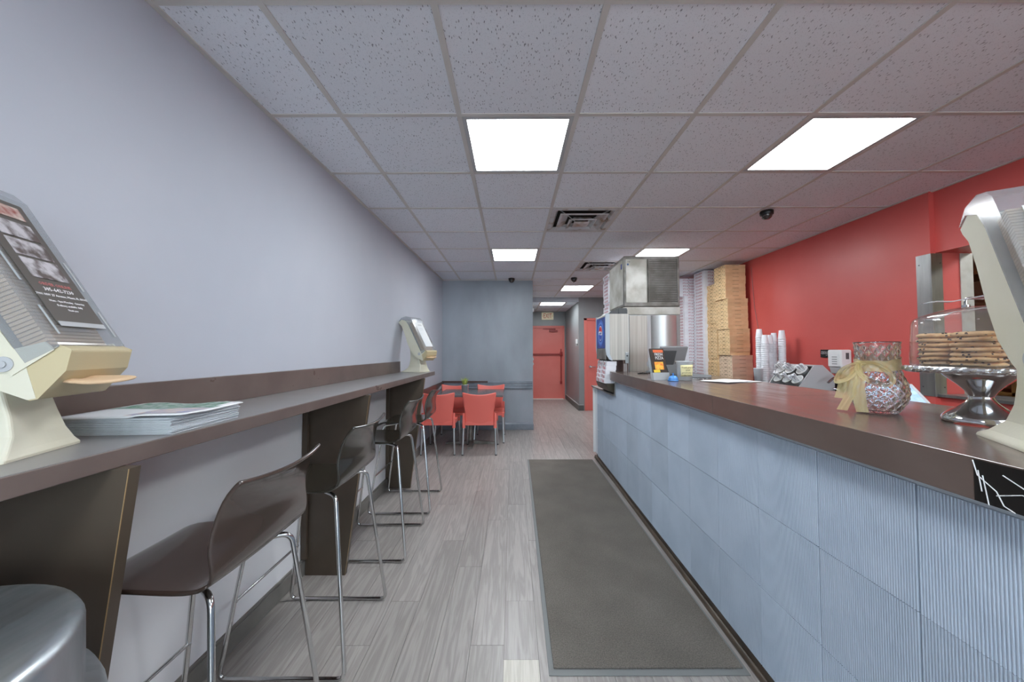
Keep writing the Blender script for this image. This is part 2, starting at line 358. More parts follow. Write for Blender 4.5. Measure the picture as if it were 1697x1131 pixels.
    def ribbon(s, pts, w, mx=None, mi=0):
        """flat strip: pts = [(pos, widthdir)]"""
        P = [[Vector(p) - Vector(d) * w / 2, Vector(p), Vector(p) + Vector(d) * w / 2] for p, d in pts]
        return s.grid(P, mx, mi, True)
    def mesh(s, name, mats):
        me = bpy.data.meshes.new(name)
        me.from_pydata([tuple(v) for v in s.v], [], s.f)
        for m in (mats if isinstance(mats, (list, tuple)) else [mats]): me.materials.append(m)
        me.polygons.foreach_set('material_index', s.mi); me.polygons.foreach_set('use_smooth', s.sm)
        me.update(); return me
    def obj(s, name, mats, parent=None, loc=None, bevel=0.0, seg=2):
        return link(name, s.mesh(name, mats), parent, loc, bevel, seg)

def link(name, me, parent=None, loc=None, bevel=0.0, seg=2, rotz=None):
    o = bpy.data.objects.new(name, me); COL.objects.link(o)
    if parent: o.parent = parent
    if loc: o.location = loc
    if rotz: o.rotation_euler.z = rotz
    if bevel:
        md = o.modifiers.new('bevel', 'BEVEL'); md.width = bevel; md.segments = seg; md.limit_method = 'ANGLE'; md.angle_limit = R(40)
    return o
def tag(o, label, cat=None, group=None, kind=None):
    if label: o['label'] = label
    if cat: o['category'] = cat
    if group: o['group'] = group
    if kind: o['kind'] = kind
    return o
def struct(o, label=None):
    o['kind'] = 'structure'
    if label: o['label'] = label
    return o
def thing(name, loc, label, cat, group=None, rz=0.0):
    o = bpy.data.objects.new(name, None); COL.objects.link(o); o.location = loc; o.rotation_euler.z = rz; o.empty_display_size = 0.05
    return tag(o, label, cat, group)
def dup(o, loc=None, rz=None, label=None, group=None, parent=None):
    c = o.copy(); COL.objects.link(c); c.parent = parent
    if loc is not None: c.location = loc
    if rz is not None: c.rotation_euler.z = rz
    if label: c['label'] = label
    if group: c['group'] = group
    for ch in list(o.children): dup(ch, parent=c)
    return c
_ones = ['zeroth', 'first', 'second', 'third', 'fourth', 'fifth', 'sixth', 'seventh', 'eighth', 'ninth', 'tenth', 'eleventh', 'twelfth', 'thirteenth', 'fourteenth', 'fifteenth', 'sixteenth', 'seventeenth', 'eighteenth', 'nineteenth', 'twentieth']
def nth(n):
    if n <= 20: return _ones[n]
    if n == 30: return 'thirtieth'
    return ('twenty-' if n < 30 else 'thirty-') + _ones[n % 10]
def smooth_obj(o, lv=1):
    md = o.modifiers.new('subdivision', 'SUBSURF'); md.levels = lv; md.render_levels = lv; return o
def solid(o, t, off=-1):
    md = o.modifiers.new('thickness', 'SOLIDIFY'); md.thickness = t; md.offset = off; return o
def text_mesh(txt, size, depth=0.0006, align='CENTER', sx=1.0):
    cu = bpy.data.curves.new('lettering', 'FONT'); cu.body = txt; cu.size = size; cu.extrude = depth; cu.resolution_u = 1
    cu.align_x = align; cu.align_y = 'CENTER'; cu.space_line = 0.9
    o = bpy.data.objects.new('lettering', cu); COL.objects.link(o)
    dg = bpy.context.evaluated_depsgraph_get(); dg.update()
    me = bpy.data.meshes.new_from_object(o.evaluated_get(dg))
    bpy.data.objects.remove(o); bpy.data.curves.remove(cu)
    for v in me.vertices: v.co.x *= sx
    return me
def put_text(name, me, m, parent, loc, right, up):
    """place text mesh with given right and up directions"""
    me.materials.clear(); me.materials.append(m)
    o = bpy.data.objects.new(name, me); COL.objects.link(o); o.parent = parent
    r = Vector(right).normalized(); u = Vector(up).normalized(); n = r.cross(u)
    o.matrix_local = Matrix(((r.x, u.x, n.x, loc[0]), (r.y, u.y, n.y, loc[1]), (r.z, u.z, n.z, loc[2]), (0, 0, 0, 1)))
    return o

# ------------------------------------------------------------------ room shell
CZ = 2.5535
YF = -2.3
def wlx(y): return -1.29 + 0.0145 * y
def prism_xy(poly, z0, z1):
    b = MB(); n = len(poly)
    a = sum(poly[i][0] * poly[(i + 1) % n][1] - poly[(i + 1) % n][0] * poly[i][1] for i in range(n))
    if a < 0: poly = poly[::-1]
    vs = [(p[0], p[1], z0) for p in poly] + [(p[0], p[1], z1) for p in poly]
    b.add(vs, [list(range(n - 1, -1, -1)), list(range(n, 2 * n))] + [(i, (i + 1) % n, (i + 1) % n + n, i + n) for i in range(n)])
    return b
struct(prism_xy([(wlx(YF), YF), (wlx(6.21), 6.21), (-1.6, 6.21), (-1.6, YF)], 0, 2.62).obj('wall_left', M['wall_l']), 'pale lilac grey side wall behind the bar ledge')
struct(MB().box(-1.6, 6.21, 0, 0.352, 6.35, 2.62).obj('wall_far', M['slate']), 'slate grey wall behind the red chairs')
struct(MB().box(0.2, 6.35, 0, 0.352, 10.2, 2.62).obj('wall_hallway_left', M['slate_d']))
wb = MB().box(0.2, 10.2, 0, 0.42, 10.35, 2.62).box(1.462, 10.2, 0, 1.7, 10.35, 2.62).box(0.42, 10.2, 2.05, 1.462, 10.35, 2.62)
struct(wb.obj('wall_back', M['slate_d']), 'grey end wall around the red exit door')
struct(MB().box(1.5, 8.19, 0, 1.62, 10.2, 2.62).obj('wall_hallway_right', M['slate_d']), 'grey hallway wall with the thermostat')
wr = MB().box(1.6205, 8.19, 0, 1.63, 8.33, 2.62).box(2.53, 8.19, 0, 3.55, 8.33, 2.62).box(1.63, 8.19, 2.075, 2.53, 8.33, 2.62)
struct(wr.obj('wall_rear', M['slate_d']), 'dark grey wall around the second red door')
struct(MB().box(3.21, 2.765, 0, 3.52, 8.19, 2.62).obj('wall_right', M['red']), 'red wall behind the box stacks')
struct(MB().box(3.25, YF, 2.08, 3.52, 2.765, 2.62).box(3.25, YF, 0, 3.52, 2.765, 0.98).box(3.25, YF, 0.98, 3.52, -0.6, 2.08).obj('wall_right', M['red']), 'red wall with the kitchen pass opening')
wf = MB().box(-1.6, YF - 0.15, 0, 3.55, YF, 0.1).box(-1.6, YF - 0.15, 2.35, 3.55, YF, 2.62).box(-1.6, YF - 0.15, 0.1, -1.2, YF, 2.35).box(3.1, YF - 0.15, 0.1, 3.55, YF, 2.35)
struct(wf.obj('wall_front', M['slate']))
win = bpy.data.objects.new('window_1', None); COL.objects.link(win); win.location = (0.95, YF - 0.07, 0.1); struct(win)
fr = MB()
for x in (-2.15, -0.72, 0.72, 2.11): fr.box(x, -0.03, 0, x + 0.04, 0.03, 2.25)
fr.box(-2.15, -0.03, 0, 2.15, 0.03, 0.05); fr.box(-2.15, -0.03, 2.2, 2.15, 0.03, 2.25)
fr.obj('window_frame', M['alu'], win)
for k, (a, b) in enumerate(((-2.11, -0.72), (-0.68, 0.72), (0.76, 2.11))):
    MB().box(a, -0.004, 0.05, b, 0.004, 2.2).obj('pane', M['pane'], win)
struct(MB().box(-12, -14, -0.06, 14, YF - 0.15, -0.02).obj('floor_outside', M['asphalt']))

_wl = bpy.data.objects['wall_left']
prism_xy([(wlx(YF), YF + .01), (wlx(4.15), 4.15), (wlx(4.15) + .0012, 4.15), (wlx(YF) + .0012, YF + .01)], 0, 1.075).obj('lower_wall_brightening', M['wall_low'], _wl)  # thin sheet that carries the brighter light below the ledge as colour
# floor and planks
fl = struct(MB().box(-1.6, YF, -0.1, 3.55, 10.3, -0.008).obj('floor', M['toe']), 'grey wood look vinyl plank floor')
struct(MB().box(1.06, YF, -0.008, 3.25, 4.62, 0).obj('floor_service', mat('dull brown quarry floor', rgb(120, 96, 86), 0.6)))
PW, PL = 0.152, 1.22
pm = MB().box(-PW / 2 + 0.0008, -PL / 2 + 0.0008, -0.008, PW / 2 - 0.0008, PL / 2 - 0.0008, 0).mesh('plank', M['plank'])
ncol = 0
for i in range(-9, 22):
    x = 0.035 + PW * i
    st = [0, 0.62, 0.31, 0.93][i % 4]
    for j in range(-1, 11):
        y = YF + st + PL * j
        y0, y1 = y - PL / 2, y + PL / 2
        if x < 1.02: 
            if y0 > (10.2 if x > 0.28 else 6.21): continue
        elif x < 1.5:
            if y1 < 4.66 or y0 > 10.2: continue
        else:
            if y1 < 4.66 or y0 > 8.2: continue
        if y1 < YF: continue
        if x > 2.35: continue
        cy0, cy1 = max(y0, YF), y1
        if x > 1.02 and y0 < 4.6: cy0 = max(cy0, 4.6)
        lim = 10.2 if 0.28 < x < 1.5 else (6.21 if x <= 0.28 else 8.2)
        cy1 = min(cy1, lim)
        # the odd pale piece near the mat
        if i == 0 and y0 < 1.6 < y1:
            link('plank', MB().box(-PW / 2 + .0008, y0 - 0, -0.008, PW / 2 - .0008, 1.602, 0.0004).mesh('plank', M['plank_l']), fl, (x, 0, 0))
            link('plank', MB().box(-PW / 2 + .0008, 1.6035, -0.008, PW / 2 - .0008, y1, 0).mesh('plank', M['plank']), fl, (x, 0, 0)); continue
        if cy0 == y0 and cy1 == y1: link('plank', pm, fl, (x, y, 0))
        elif cy1 - cy0 > 0.02: link('plank', MB().box(-PW / 2 + .0008, cy0, -0.008, PW / 2 - .0008, cy1 - 0.001, 0).mesh('plank', M['plank']), fl, (x, 0, 0))

# ceiling with tiles and grid
GX0, GY0, TS = -0.273, 1.2316, 0.6096
ce = struct(MB().box(-1.6, YF, 2.585, 3.55, 8.35, 2.66).obj('ceiling', M['slate_d']), 'suspended ceiling of fissured tiles in a grey grid')
LIGHTS = {(0, 1), (3, 1), (0, 5), (3, 5), (2, 9), (0, -3), (3, -3)}
VENTS = {(1, 3), (2, 6)}
ctm = MB().box(-TS / 2 + .006, -TS / 2 + .006, 0, TS / 2 - .006, TS / 2 - .006, 0.014).mesh('ceiling_tile', M['ctile'])
for i in range(-2, 6):
    for k in range(-6, 12):
        x0, y0 = GX0 + TS * i, GY0 + TS * k
        x1, y1 = x0 + TS, y0 + TS
        if (i, k) in LIGHTS or (i, k) in VENTS: continue
        cx0, cx1, cy0, cy1 = max(x0, -1.33), min(x1, 3.26), max(y0, YF), min(y1, 8.19)
        if y0 > 6.0:
            if y0 > 6.2: cx0 = max(cx0, 0.352)
        if cx1 - cx0 < 0.05 or cy1 - cy0 < 0.05: continue
        if cx0 == x0 and cx1 == x1 and cy0 == y0 and cy1 == y1: link('ceiling_tile', ctm, ce, ((x0 + x1) / 2, (y0 + y1) / 2, CZ + 0.004))
        else:
            mx_, my_ = (cx0 + cx1) / 2, (cy0 + cy1) / 2
            link('ceiling_tile', MB().box(cx0 - mx_ + .006, cy0 - my_ + .006, 0, cx1 - mx_ - .006, cy1 - my_ - .006, .014).mesh('ceiling_tile', M['ctile']), ce, (mx_, my_, CZ + 0.004))
HB = 0.0125
for i in range(-1, 6):
    x = GX0 + TS * i
    y1 = 8.19 if x > 0.3 else 6.21
    MB().box(x - HB, YF, CZ - .001, x + HB, y1, CZ + .03).obj('grid_main_bar', M['grid'], ce)
for k in range(-5, 12):
    y = GY0 + TS * k
    for i in range(-2, 6):
        a, b = max(GX0 + TS * i, -1.3), min(GX0 + TS * (i + 1), 3.255)
        if y > 6.2 and b <= 0.36: continue
        if y > 6.2: a = max(a, 0.352)
        if b - a < 0.03: continue
        MB().box(a + (HB if a > -1.29 else 0), y - HB * .9, CZ, b - HB, y + HB * .9, CZ + .03).obj('grid_cross_bar', M['grid'], ce)
prism_xy([(wlx(YF), YF), (wlx(6.21), 6.21), (wlx(6.21) + .022, 6.21), (wlx(YF) + .022, YF)], CZ - .002, CZ + .028).obj('wall_angle', M['grid'], ce)
MB().box(3.19, 2.765, CZ - .002, 3.212, 8.19, CZ + .028).obj('wall_angle', M['grid'], ce)
MB().box(3.23, YF, CZ - .002, 3.252, 2.765, CZ + .028).obj('wall_angle', M['grid'], ce)
MB().box(-1.22, 6.188, CZ - .002, 0.352, 6.21, CZ + .028).obj('wall_angle', M['grid'], ce)
MB().box(0.35, 8.165, CZ - .002, 3.21, 8.19, CZ + .028).obj('wall_angle', M['grid'], ce)
# hallway lower ceiling
hc = struct(MB().box(0.352, 8.192, 2.475, 1.5, 10.2, 2.60).obj('ceiling_hallway', M['slate_d']))
struct(MB().box(0.352, 8.17, 2.445, 1.5, 8.192, 2.5535).obj('trim_1', mat('pale fascia paint', rgb(176, 182, 190), 0.5)))
for i in range(2):
    for k in range(4):
        x0, x1 = (0.352, 0.64) if i == 0 else (0.64, 1.24)
        y0 = 8.2 + 0.01 + TS * k; y1 = min(y0 + TS, 10.2)
        if y1 - y0 < .05: continue
        if i == 1 and k == 0: continue
        mx_, my_ = (x0 + x1) / 2, (y0 + y1) / 2
        link('ceiling_tile', MB().box(x0 - mx_ + .006, y0 - my_ + .006, 0, x1 - mx_ - .006, y1 - my_ - .006, .014).mesh('ceiling_tile', M['ctile']), hc, (mx_, my_, 2.451))
        if i == 0:
            link('ceiling_tile', MB().box(-.124, y0 - my_ + .006, 0, .124, y1 - my_ - .006, .014).mesh('ceiling_tile', M['ctile']), hc, (1.37, my_, 2.451))
for x in (0.64, 1.245): MB().box(x - HB, 8.2, 2.447, x + HB, 10.2, 2.476).obj('grid_main_bar', M['grid'], hc)
for k in range(1, 4): MB().box(0.352, 8.21 + TS * k - HB, 2.4475, 1.5, 8.21 + TS * k + HB, 2.475).obj('grid_cross_bar', M['grid'], hc)

# ceiling lights
def ceiling_light(x, y, z, label, first=None):
    if first is not None: return dup(first, (x, y, z), label=label)
    t = thing('ceiling_light', (x, y, z), label, 'light', 'square ceiling light panels')
    h = TS / 2 - 0.013; g = h - 0.022
    f = MB()
    f.box(-h, -h, 0, h, -g, .03).box(-h, g, 0, h, h, .03).box(-h, -g, 0, -g, g, .03).box(g, -g, 0, h, g, .03)
    f.obj('frame', M['lgrey'], t)
    MB().box(-g, -g, .012, g, g, .02).obj('diffuser', M['lamp'], t)
    return t
def gc(i, k): return (GX0 + TS * (i + .5), GY0 + TS * (k + .5), CZ)
L0 = ceiling_light(*gc(0, 1), 'large square lit panel nearest the viewer, above the aisle')
ceiling_light(*gc(3, 1), 'large square lit panel above the glass vase and counter', L0)
ceiling_light(*gc(0, 5), 'square lit panel in front of the slate grey wall', L0)
ceiling_light(*gc(3, 5), 'square lit panel just above the ice machine', L0)
ceiling_light(*gc(2, 9), 'small lit panel beyond the rear dome camera', L0)
ceiling_light(*gc(0, -3), 'square lit panel behind the viewer over the aisle', L0)
ceiling_light(*gc(3, -3), 'square lit panel behind the viewer over the counter', L0)
ceiling_light(0.94, 8.515, 2.4475, 'small lit panel in the lowered hallway ceiling above the exit sign', L0)

# air vents
def ceiling_vent(x, y, z, label, first=None):
    if first is not None: return dup(first, (x, y, z), label=label)
    t = thing('ceiling_vent', (x, y, z), label, 'vent', 'square ceiling air diffusers')
    h = TS / 2 - .013
    def ring(b, ro, zo, ri, zi):
        o = [(-ro, -ro, zo), (ro, -ro, zo), (ro, ro, zo), (-ro, ro, zo)]; n = [(-ri, -ri, zi), (ri, -ri, zi), (ri, ri, zi), (-ri, ri, zi)]
        b.add(o + n, [(i, (i + 1) % 4, (i + 1) % 4 + 4, i + 4) for i in range(4)])
    MB().box(-h, -h, .028, h, h, .031).obj('duct_back', M['dark'], t)
    b = MB(); ring(b, h, .0, .255, .0); ring(b, .255, 0, .235, .022); solid(b.obj('frame', M['stain'], t), .002)
    b = MB(); ring(b, .215, -.012, .195, -.016); ring(b, .195, -.016, .13, .016); solid(b.obj('louvre', M['stain'], t), .002)
    b = MB(); ring(b, .125, -.03, .115, -.034); ring(b, .115, -.034, .075, .006); solid(b.obj('louvre', M['stain'], t), .002)
    b = MB(); b.box(-.07, -.07, -.034, .07, .07, -.031); ring(b, .07, -.034, .045, -.042); b.box(-.045, -.045, -.044, .045, .045, -.042); b.obj('centre_plate', M['stain'], t)
    for sx in (-1, 1):
        for sy in (-1, 1): MB().tube([(sx * .06, sy * .06, -.03), (sx * .14, sy * .14, .0), (sx * .24, sy * .24, .02)], .004, 6).obj('bracket', M['lgrey'], t)
    return t
v0 = ceiling_vent(*gc(1, 3), 'larger rust-stained ceiling air vent above the aisle')
ceiling_vent(*gc(2, 6), 'smaller rust-stained ceiling air vent beside the ice machine top', v0)

# dome cameras
def dome(x, y, label, first=None):
    if first is not None: return dup(first, (x, y, CZ), label=label)
    t = thing('dome_camera', (x, y, CZ), label, 'camera', 'black dome cameras on the ceiling')
    MB().lathe([(.0, .0), (.050, .0), (.053, -.005), (.051, -.032), (.046, -.038), (0, -.038)], 28).obj('housing', M['black'], t)
    MB().lathe([(.043 * math.cos(a), -.038 - .038 * math.sin(a)) for a in [R(x) for x in range(0, 91, 10)]], 28).obj('dome', M['emberlens'], t)
    MB().cyl((0, 0, -.068), .017, .03, 16).obj('lens', M['mgrey'], t)
    return t
d0 = dome(2.228, 3.14, 'black dome camera on the ceiling near the red wall')
dome(-0.01, 6.03, 'black dome camera at the top of the slate grey wall', d0)
dome(1.028, 6.0, 'black dome camera on the ceiling left of the ice machine', d0)

# baseboards, rails
def skew_strip(x_off0, x_off1, y0, y1, z0, z1):
    return prism_xy([(wlx(y0) + x_off0, y0), (wlx(y1) + x_off0, y1), (wlx(y1) + x_off1, y1), (wlx(y0) + x_off1, y0)], z0, z1)
bb = skew_strip(0, .016, YF, 6.21, 0, .085).obj('baseboard_left', M['trimgrey'], bevel=.003); struct(bb, 'grey baseboard under the bar ledge')
skew_strip(0, .011, YF, 6.21, .085, .097).obj('baseboard_cap', M['trimgrey'], bb, bevel=.002)
bf = struct(MB().box(-1.2, 6.185, 0, 0.358, 6.2105, .10).obj('baseboard_far', M['slate_rail'], bevel=.004))
MB().prism([(6.190, .10), (6.2105, .10), (6.2105, .125)], -1.2, .352, Matrix(((0, 1, 0, 0), (1, 0, 0, 0), (0, 0, 1, 0), (0, 0, 0, 1)))).obj('baseboard_cap', M['slate_rail'], bf)
bh = struct(MB().box(1.484, 8.175, 0, 1.5, 10.2, .12).box(1.484, 8.172, 0, 1.60, 8.19, .12).obj('baseboard_hallway', mat('dark grey baseboard', rgb(84, 84, 82), 0.4)))
MB().box(1.482, 8.170, .12, 1.5, 10.2, .132).box(1.482, 8.170, .12, 1.6, 8.19, .132).obj('baseboard_cap', M['lgrey'], bh)
cr = struct(MB().box(-1.2, 6.187, .69, .34, 6.2105, .825).obj('trim_2', M['slate_rail'], bevel=.003), 'ridged slate chair rail on the grey wall')
for z in (.70, .742, .785): MB().box(-1.2, 6.180, z, .338, 6.19, z + .026).obj('ridge', M['slate_rail'], cr, bevel=.004)
struct(MB().box(-1.2, 6.172, .80, -.42, 6.187, .832).obj('trim_3', M['darkrail'], bevel=.003), 'dark brown cap rail behind the table')
struct(skew_strip(0, .022, 4.15, 6.19, .70, .82).obj('trim_4', M['darkrail'], bevel=.004), 'dark brown chair rail on the left wall')

# exit door
d1 = struct(MB().box(.42, 10.2, 0, 1.462, 10.25, 2.05).obj('door_1', M['red_door']), 'red exit door at the end of the hallway')
MB().box(.42, 10.17, 0, .475, 10.2, 2.05).box(1.415, 10.17, 0, 1.465, 10.2, 2.05).box(.42, 10.17, 1.99, 1.465, 10.2, 2.05).obj('door_frame', M['red_door'], d1, bevel=.003)
MB().box(.475, 10.14, 1.235, 1.36, 10.17, 1.275).box(1.33, 10.13, 1.20, 1.40, 10.2, 1.32).obj('push_bar', M['doorhw'], d1, bevel=.004)
MB().box(1.345, 10.15, .45, 1.375, 10.18, 1.40).box(1.33, 10.14, .42, 1.385, 10.19, .50).obj('vertical_rod', M['doorhw'], d1, bevel=.003)
MB().box(1.04, 10.13, 1.88, 1.27, 10.19, 1.93).box(.86, 10.14, 1.955, 1.2, 10.16, 1.975).box(1.18, 10.13, 1.93, 1.21, 10.16, 1.975).obj('door_closer', M['doorhw'], d1, bevel=.004)
MB().box(.42, 10.10, 0, 1.42, 10.2, .015).obj('threshold', M['door_th'], d1)
# second door
d2 = struct(MB().box(1.63, 8.19, 0, 2.53, 8.23, 2.075).obj('door_2', M['red_door']), 'red side door behind the soda dispenser')
MB().box(1.62, 8.165, 0, 1.685, 8.19, 2.08).box(2.47, 8.165, 0, 2.53, 8.19, 2.08).box(1.62, 8.165, 2.03, 2.53, 8.19, 2.08).obj('door_frame', M['red_door'], d2, bevel=.003)
MB().cyl((1.745, 8.13, .985), .026, .06, 16, axis='y').tube([(1.745, 8.135, .985), (1.745, 8.10, .985), (1.86, 8.10, .985)], .011, 8, .02).obj('lever_handle', M['chrome'], d2)

# exit sign
t = thing('exit_sign', (.99, 10.16, 2.322), 'small lit exit sign with red letters above the exit door', 'sign')
MB().box(-.165, -.02, -.10, .165, .04, .10).obj('sign_panel', mat('cream sign face', rgb(226, 214, 186), 0.5, emit=rgb(226, 214, 186), es=0.15), t, bevel=.004)
put_text('letters', text_mesh('EXIT', .19, .001, sx=.62), mat('red sign letters', rgb(196, 70, 52), 0.5), t, (0, -.0215, 0), (1, 0, 0), (0, 0, 1))
MB().prism([(-.145, 0), (-.125, .018), (-.125, -.018)], -.0215, -.02).prism([(.145, 0), (.125, .018), (.125, -.018)], -.0215, -.02).obj('arrow', M['orange'], t)
# thermostat and switches
t = thing('thermostat', (1.5, 8.37, 1.56), 'white thermostat box on the hallway wall corner', 'thermostat')
MB().box(-.035, -.05, -.055, 0, .05, .055).obj('case', M['white'], t, bevel=.006)
MB().box(-.03, .0, -.11, 0, .045, -.07).obj('switch', M['white'], t, bevel=.003)
for z, lb in ((1.20, 'upper white wall switch on the slate wall corner'), (1.115, 'lower white wall switch on the slate wall corner')):
    t = thing('wall_switch', (.352, 6.40, z), lb, 'switch', 'white switches on the wall corner')
    MB().box(0, -.035, -.036, .012, .035, .036).obj('cover_plate', M['white'], t, bevel=.002)
    MB().box(.012, -.012, -.018, .024, .012, .012).obj('toggle', M['white'], t, bevel=.002)
tag(MB().box(0, -.03, -.03, .03, .03, .03).obj('sensor_box', M['white'], loc=(.352, 6.42, 2.06), bevel=.004), 'tiny white sensor high on the hallway wall edge', 'sensor')

# ------------------------------------------------------------------ left bar ledge
def bfx(y): return -.904 + .008 * y
bar = thing('bar_ledge', (-1.07, 2.0, 0), 'long brown laminate bar ledge fixed along the left wall', 'counter')
BO = Vector((1.07, -2.0, 0))
def bobj(mb, name, m, **k):
    for v in mb.v: v += BO
    return mb.obj(name, m, bar, **k)
bobj(prism_xy([(wlx(YF + .3) + .003, YF + .3), (wlx(4.08) + .003, 4.08), (bfx(4.08), 4.08), (bfx(YF + .3), YF + .3)], 1.068, 1.1095), 'edge_band', M['lam'], bevel=.002)
bobj(prism_xy([(wlx(YF + .3) + .004, YF + .302), (wlx(4.08) + .004, 4.078), (bfx(4.08) - .002, 4.078), (bfx(YF + .3) - .002, YF + .302)], 1.1095, 1.111), 'worktop', M['lam_top'])
bobj(prism_xy([(wlx(YF + .3) + .003, YF + .3), (wlx(3.93) + .003, 3.93), (wlx(3.93) + .02, 3.93), (wlx(YF + .3) + .02, YF + .3)], 1.111, 1.226), 'backsplash', M['lam'], bevel=.002)
for yp in (-.55, .822, 2.195, 3.572):
    w = wlx(yp) + .02
    bobj(MB().prism([(w, .0), (w, 1.068), (-.862, 1.068), (-1.0, .0)], yp, yp + .026), 'support_panel', M['panel_d'])
    bobj(MB().prism([(-.862, 1.068), (-1.0, 0.0), (-1.0015, .0), (-.8635, 1.068)], yp - .0008, yp + .0012), 'panel_edge', M['raw'])
    bobj(MB().box(w - .016, yp - .022, .1, w + .016, yp - .001, 1.066), 'batten', M['panel_d'], bevel=.002)

# ------------------------------------------------------------------ service counter
sc = thing('service_counter', (1.3, 2.0, 0), 'long service counter with ribbed blue-grey tiles and brown laminate top', 'counter')
SO = Vector((-1.3, -2.0, 0))
def sobj(mb, name, m, **k):
    for v in mb.v: v += SO
    return mb.obj(name, m, sc, **k)
def ctz(y): return 1.112 + .005 * y
def cfx(y): return .915 + .0145 * y
def tfx(y): return .972 + .012 * y
def slab(ya, yb, xa, xb, dz0, dz1):
    vs = [(xa(ya), ya, ctz(ya) + dz0), (xb, ya, ctz(ya) + dz0), (xb, yb, ctz(yb) + dz0), (xa(yb), yb, ctz(yb) + dz0),
          (xa(ya), ya, ctz(ya) + dz1), (xb, ya, ctz(ya) + dz1), (xb, yb, ctz(yb) + dz1), (xa(yb), yb, ctz(yb) + dz1)]
    return MB().add(vs, [(0, 3, 2, 1), (4, 5, 6, 7), (0, 1, 5, 4), (1, 2, 6, 5), (2, 3, 7, 6), (3, 0, 4, 7)])
sobj(slab(-1.6, 1.712, cfx, 1.665, -.086, 0), 'worktop', M['lam_cnt'], bevel=.0015)
sobj(slab(1.714, 3.61, cfx, 1.665, -.086, 0), 'worktop', M['lam_cnt'], bevel=.0015)
# chipped near end patch with white cracks
pt = sobj(slab(.25, .735, lambda y: cfx(y) - .0015, cfx(.5) + .002, -.085, -.003), 'chipped_patch', M['marble'])
def fp(y, dz): return Vector((cfx(y) - .0028, y, ctz(y) - .043 + dz)) + SO
cb = MB()
for line in ([(.735, .038), (.728, .01), (.70, -.012), (.69, -.035), (.675, -.042)], [(.72, .012), (.712, -.042)], [(.69, .022), (.66, .006), (.62, -.012)], [(.70, -.02), (.664, -.005), (.6, -.03)], [(.727, .02), (.722, -.02)]):
    cb.tube([fp(a, b) for a, b in line], .0011, 5)
o = cb.obj('crack', M['whiteink'], sc)
# carcass
sobj(MB().box(1.07, -1.6, .005, 1.62, 3.6, 1.01), 'carcass', M['panel_d'])
sobj(MB().box(1.07, 3.6, .005, 1.135, 4.53, .88), 'carcass', M['panel_d'])
sobj(MB().box(1.62, .3, .84, 2.12, 2.7, .87), 'work_shelf', M['steel'], bevel=.002)
# backing behind tiles (grout)
sobj(prism_xy([(tfx(-1.6) + .007, -1.6), (tfx(3.6) + .007, 3.6), (1.08, 3.6), (1.08, -1.6)], .078, 1.03), 'tile_backing', M['grout'])
sobj(prism_xy([(tfx(3.6) + .007, 3.6), (tfx(4.55) + .007, 4.55), (1.10, 4.55), (1.10, 3.6)], .078, .895), 'tile_backing', M['grout'])
# ribbed tiles
TP, TV = .2925, .3105
def tile_mesh(w, h):
    n = max(4, int(round(w / .0068))); st = w / n; b = MB()
    prof = [(0.0085, 0)]
    for i in range(n):
        y = i * st
        prof += [(.0022, y + st * .12), (0.0, y + st * .3), (0.0, y + st * .62), (.0022, y + st * .82)]
    prof += [(.0085, w)]
    vs = [(p[0], p[1], 0) for p in prof] + [(p[0], p[1], h) for p in prof]
    n2 = len(prof)
    b.add(vs, [(i + 1, i, i + n2, i + 1 + n2) for i in range(n2 - 1)])
    b.add(vs, [list(range(n2, 2 * n2))[::-1], list(range(n2))])
    return b.mesh('tile', M['tile_b'])
tm = tile_mesh(TP - .003, TV - .003)
tmc = tile_mesh(TP - .003, .896 - (.078 + 2 * TV) - .003)
for r in range(3):
    for k in range(-11, 11):
        y = 1.4815 + TP * k
        z = .078 + TV * r
        if r == 2 and y > 3.55: me, hh = tmc, 0
        else: me = tm
        if y + TP > 4.6: continue
        zoff = .0045 * (y - 1.48) * (r / 2.0)
        if r == 2 and y > 3.55: zoff = 0
        o = link('tile', me, sc, (tfx(y) - 1.3, y + .0015 - 2.0, z + zoff))
        o.rotation_euler.z = -.012
# toe kick
def xs(f, off, y0, y1, z0, z1, off2): return prism_xy([(f(y0) + off, y0), (f(y1) + off, y1), (f(y1) + off2, y1), (f(y0) + off2, y0)], z0, z1)
tx = lambda y: .9735 + .0135 * y
sobj(xs(tx, .016, -1.6, 4.57, 0, .08, .04), 'kick_board', M['toe'])
qr = MB(); rings = []
for y in (-1.6, 4.62):
    rings.append([(tx(y) + .016, y, 0)] + [(tx(y) + .016 - .018 * math.cos(a), y, .024 * math.sin(a)) for a in [R(q) for q in (0, 20, 40, 60, 80, 90)]])
qr.loft(rings, smooth=True); sobj(qr, 'shoe_moulding', M['toe'])
# steel at the step down
sobj(MB().box(.985, 3.60, .89, 1.16, 4.55, .905), 'ledge_top', M['steel_dark'], bevel=.002)
sobj(MB().box(1.005, 3.575, .885, 1.022, 3.59, 1.05), 'end_trim', M['steel'], bevel=.002)
sobj(MB().box(1.022, 3.58, .88, 1.66, 3.598, 1.04), 'end_panel', M['panel_d'])
sobj(MB().box(1.005, 4.545, .08, 1.13, 4.556, .89), 'end_panel', M['white'])

# floor mat
t = thing('floor_mat', (.565, 3.0, 0), 'long grey carpet runner mat lying along the service counter', 'mat')
q = [(-.418, -1.478), (.408, -1.478), (.418, 1.49), (-.385, 1.49)]
b = prism_xy(q, .0005, .004); b.obj('rubber_border', M['mat_r'], t, bevel=.0015)
q2 = [(-.396, -1.448), (.396, -1.448), (.404, 1.472), (-.365, 1.472)]
b = prism_xy(q2, .004, .010); b.obj('carpet', M['mat_c'], t, bevel=.002)
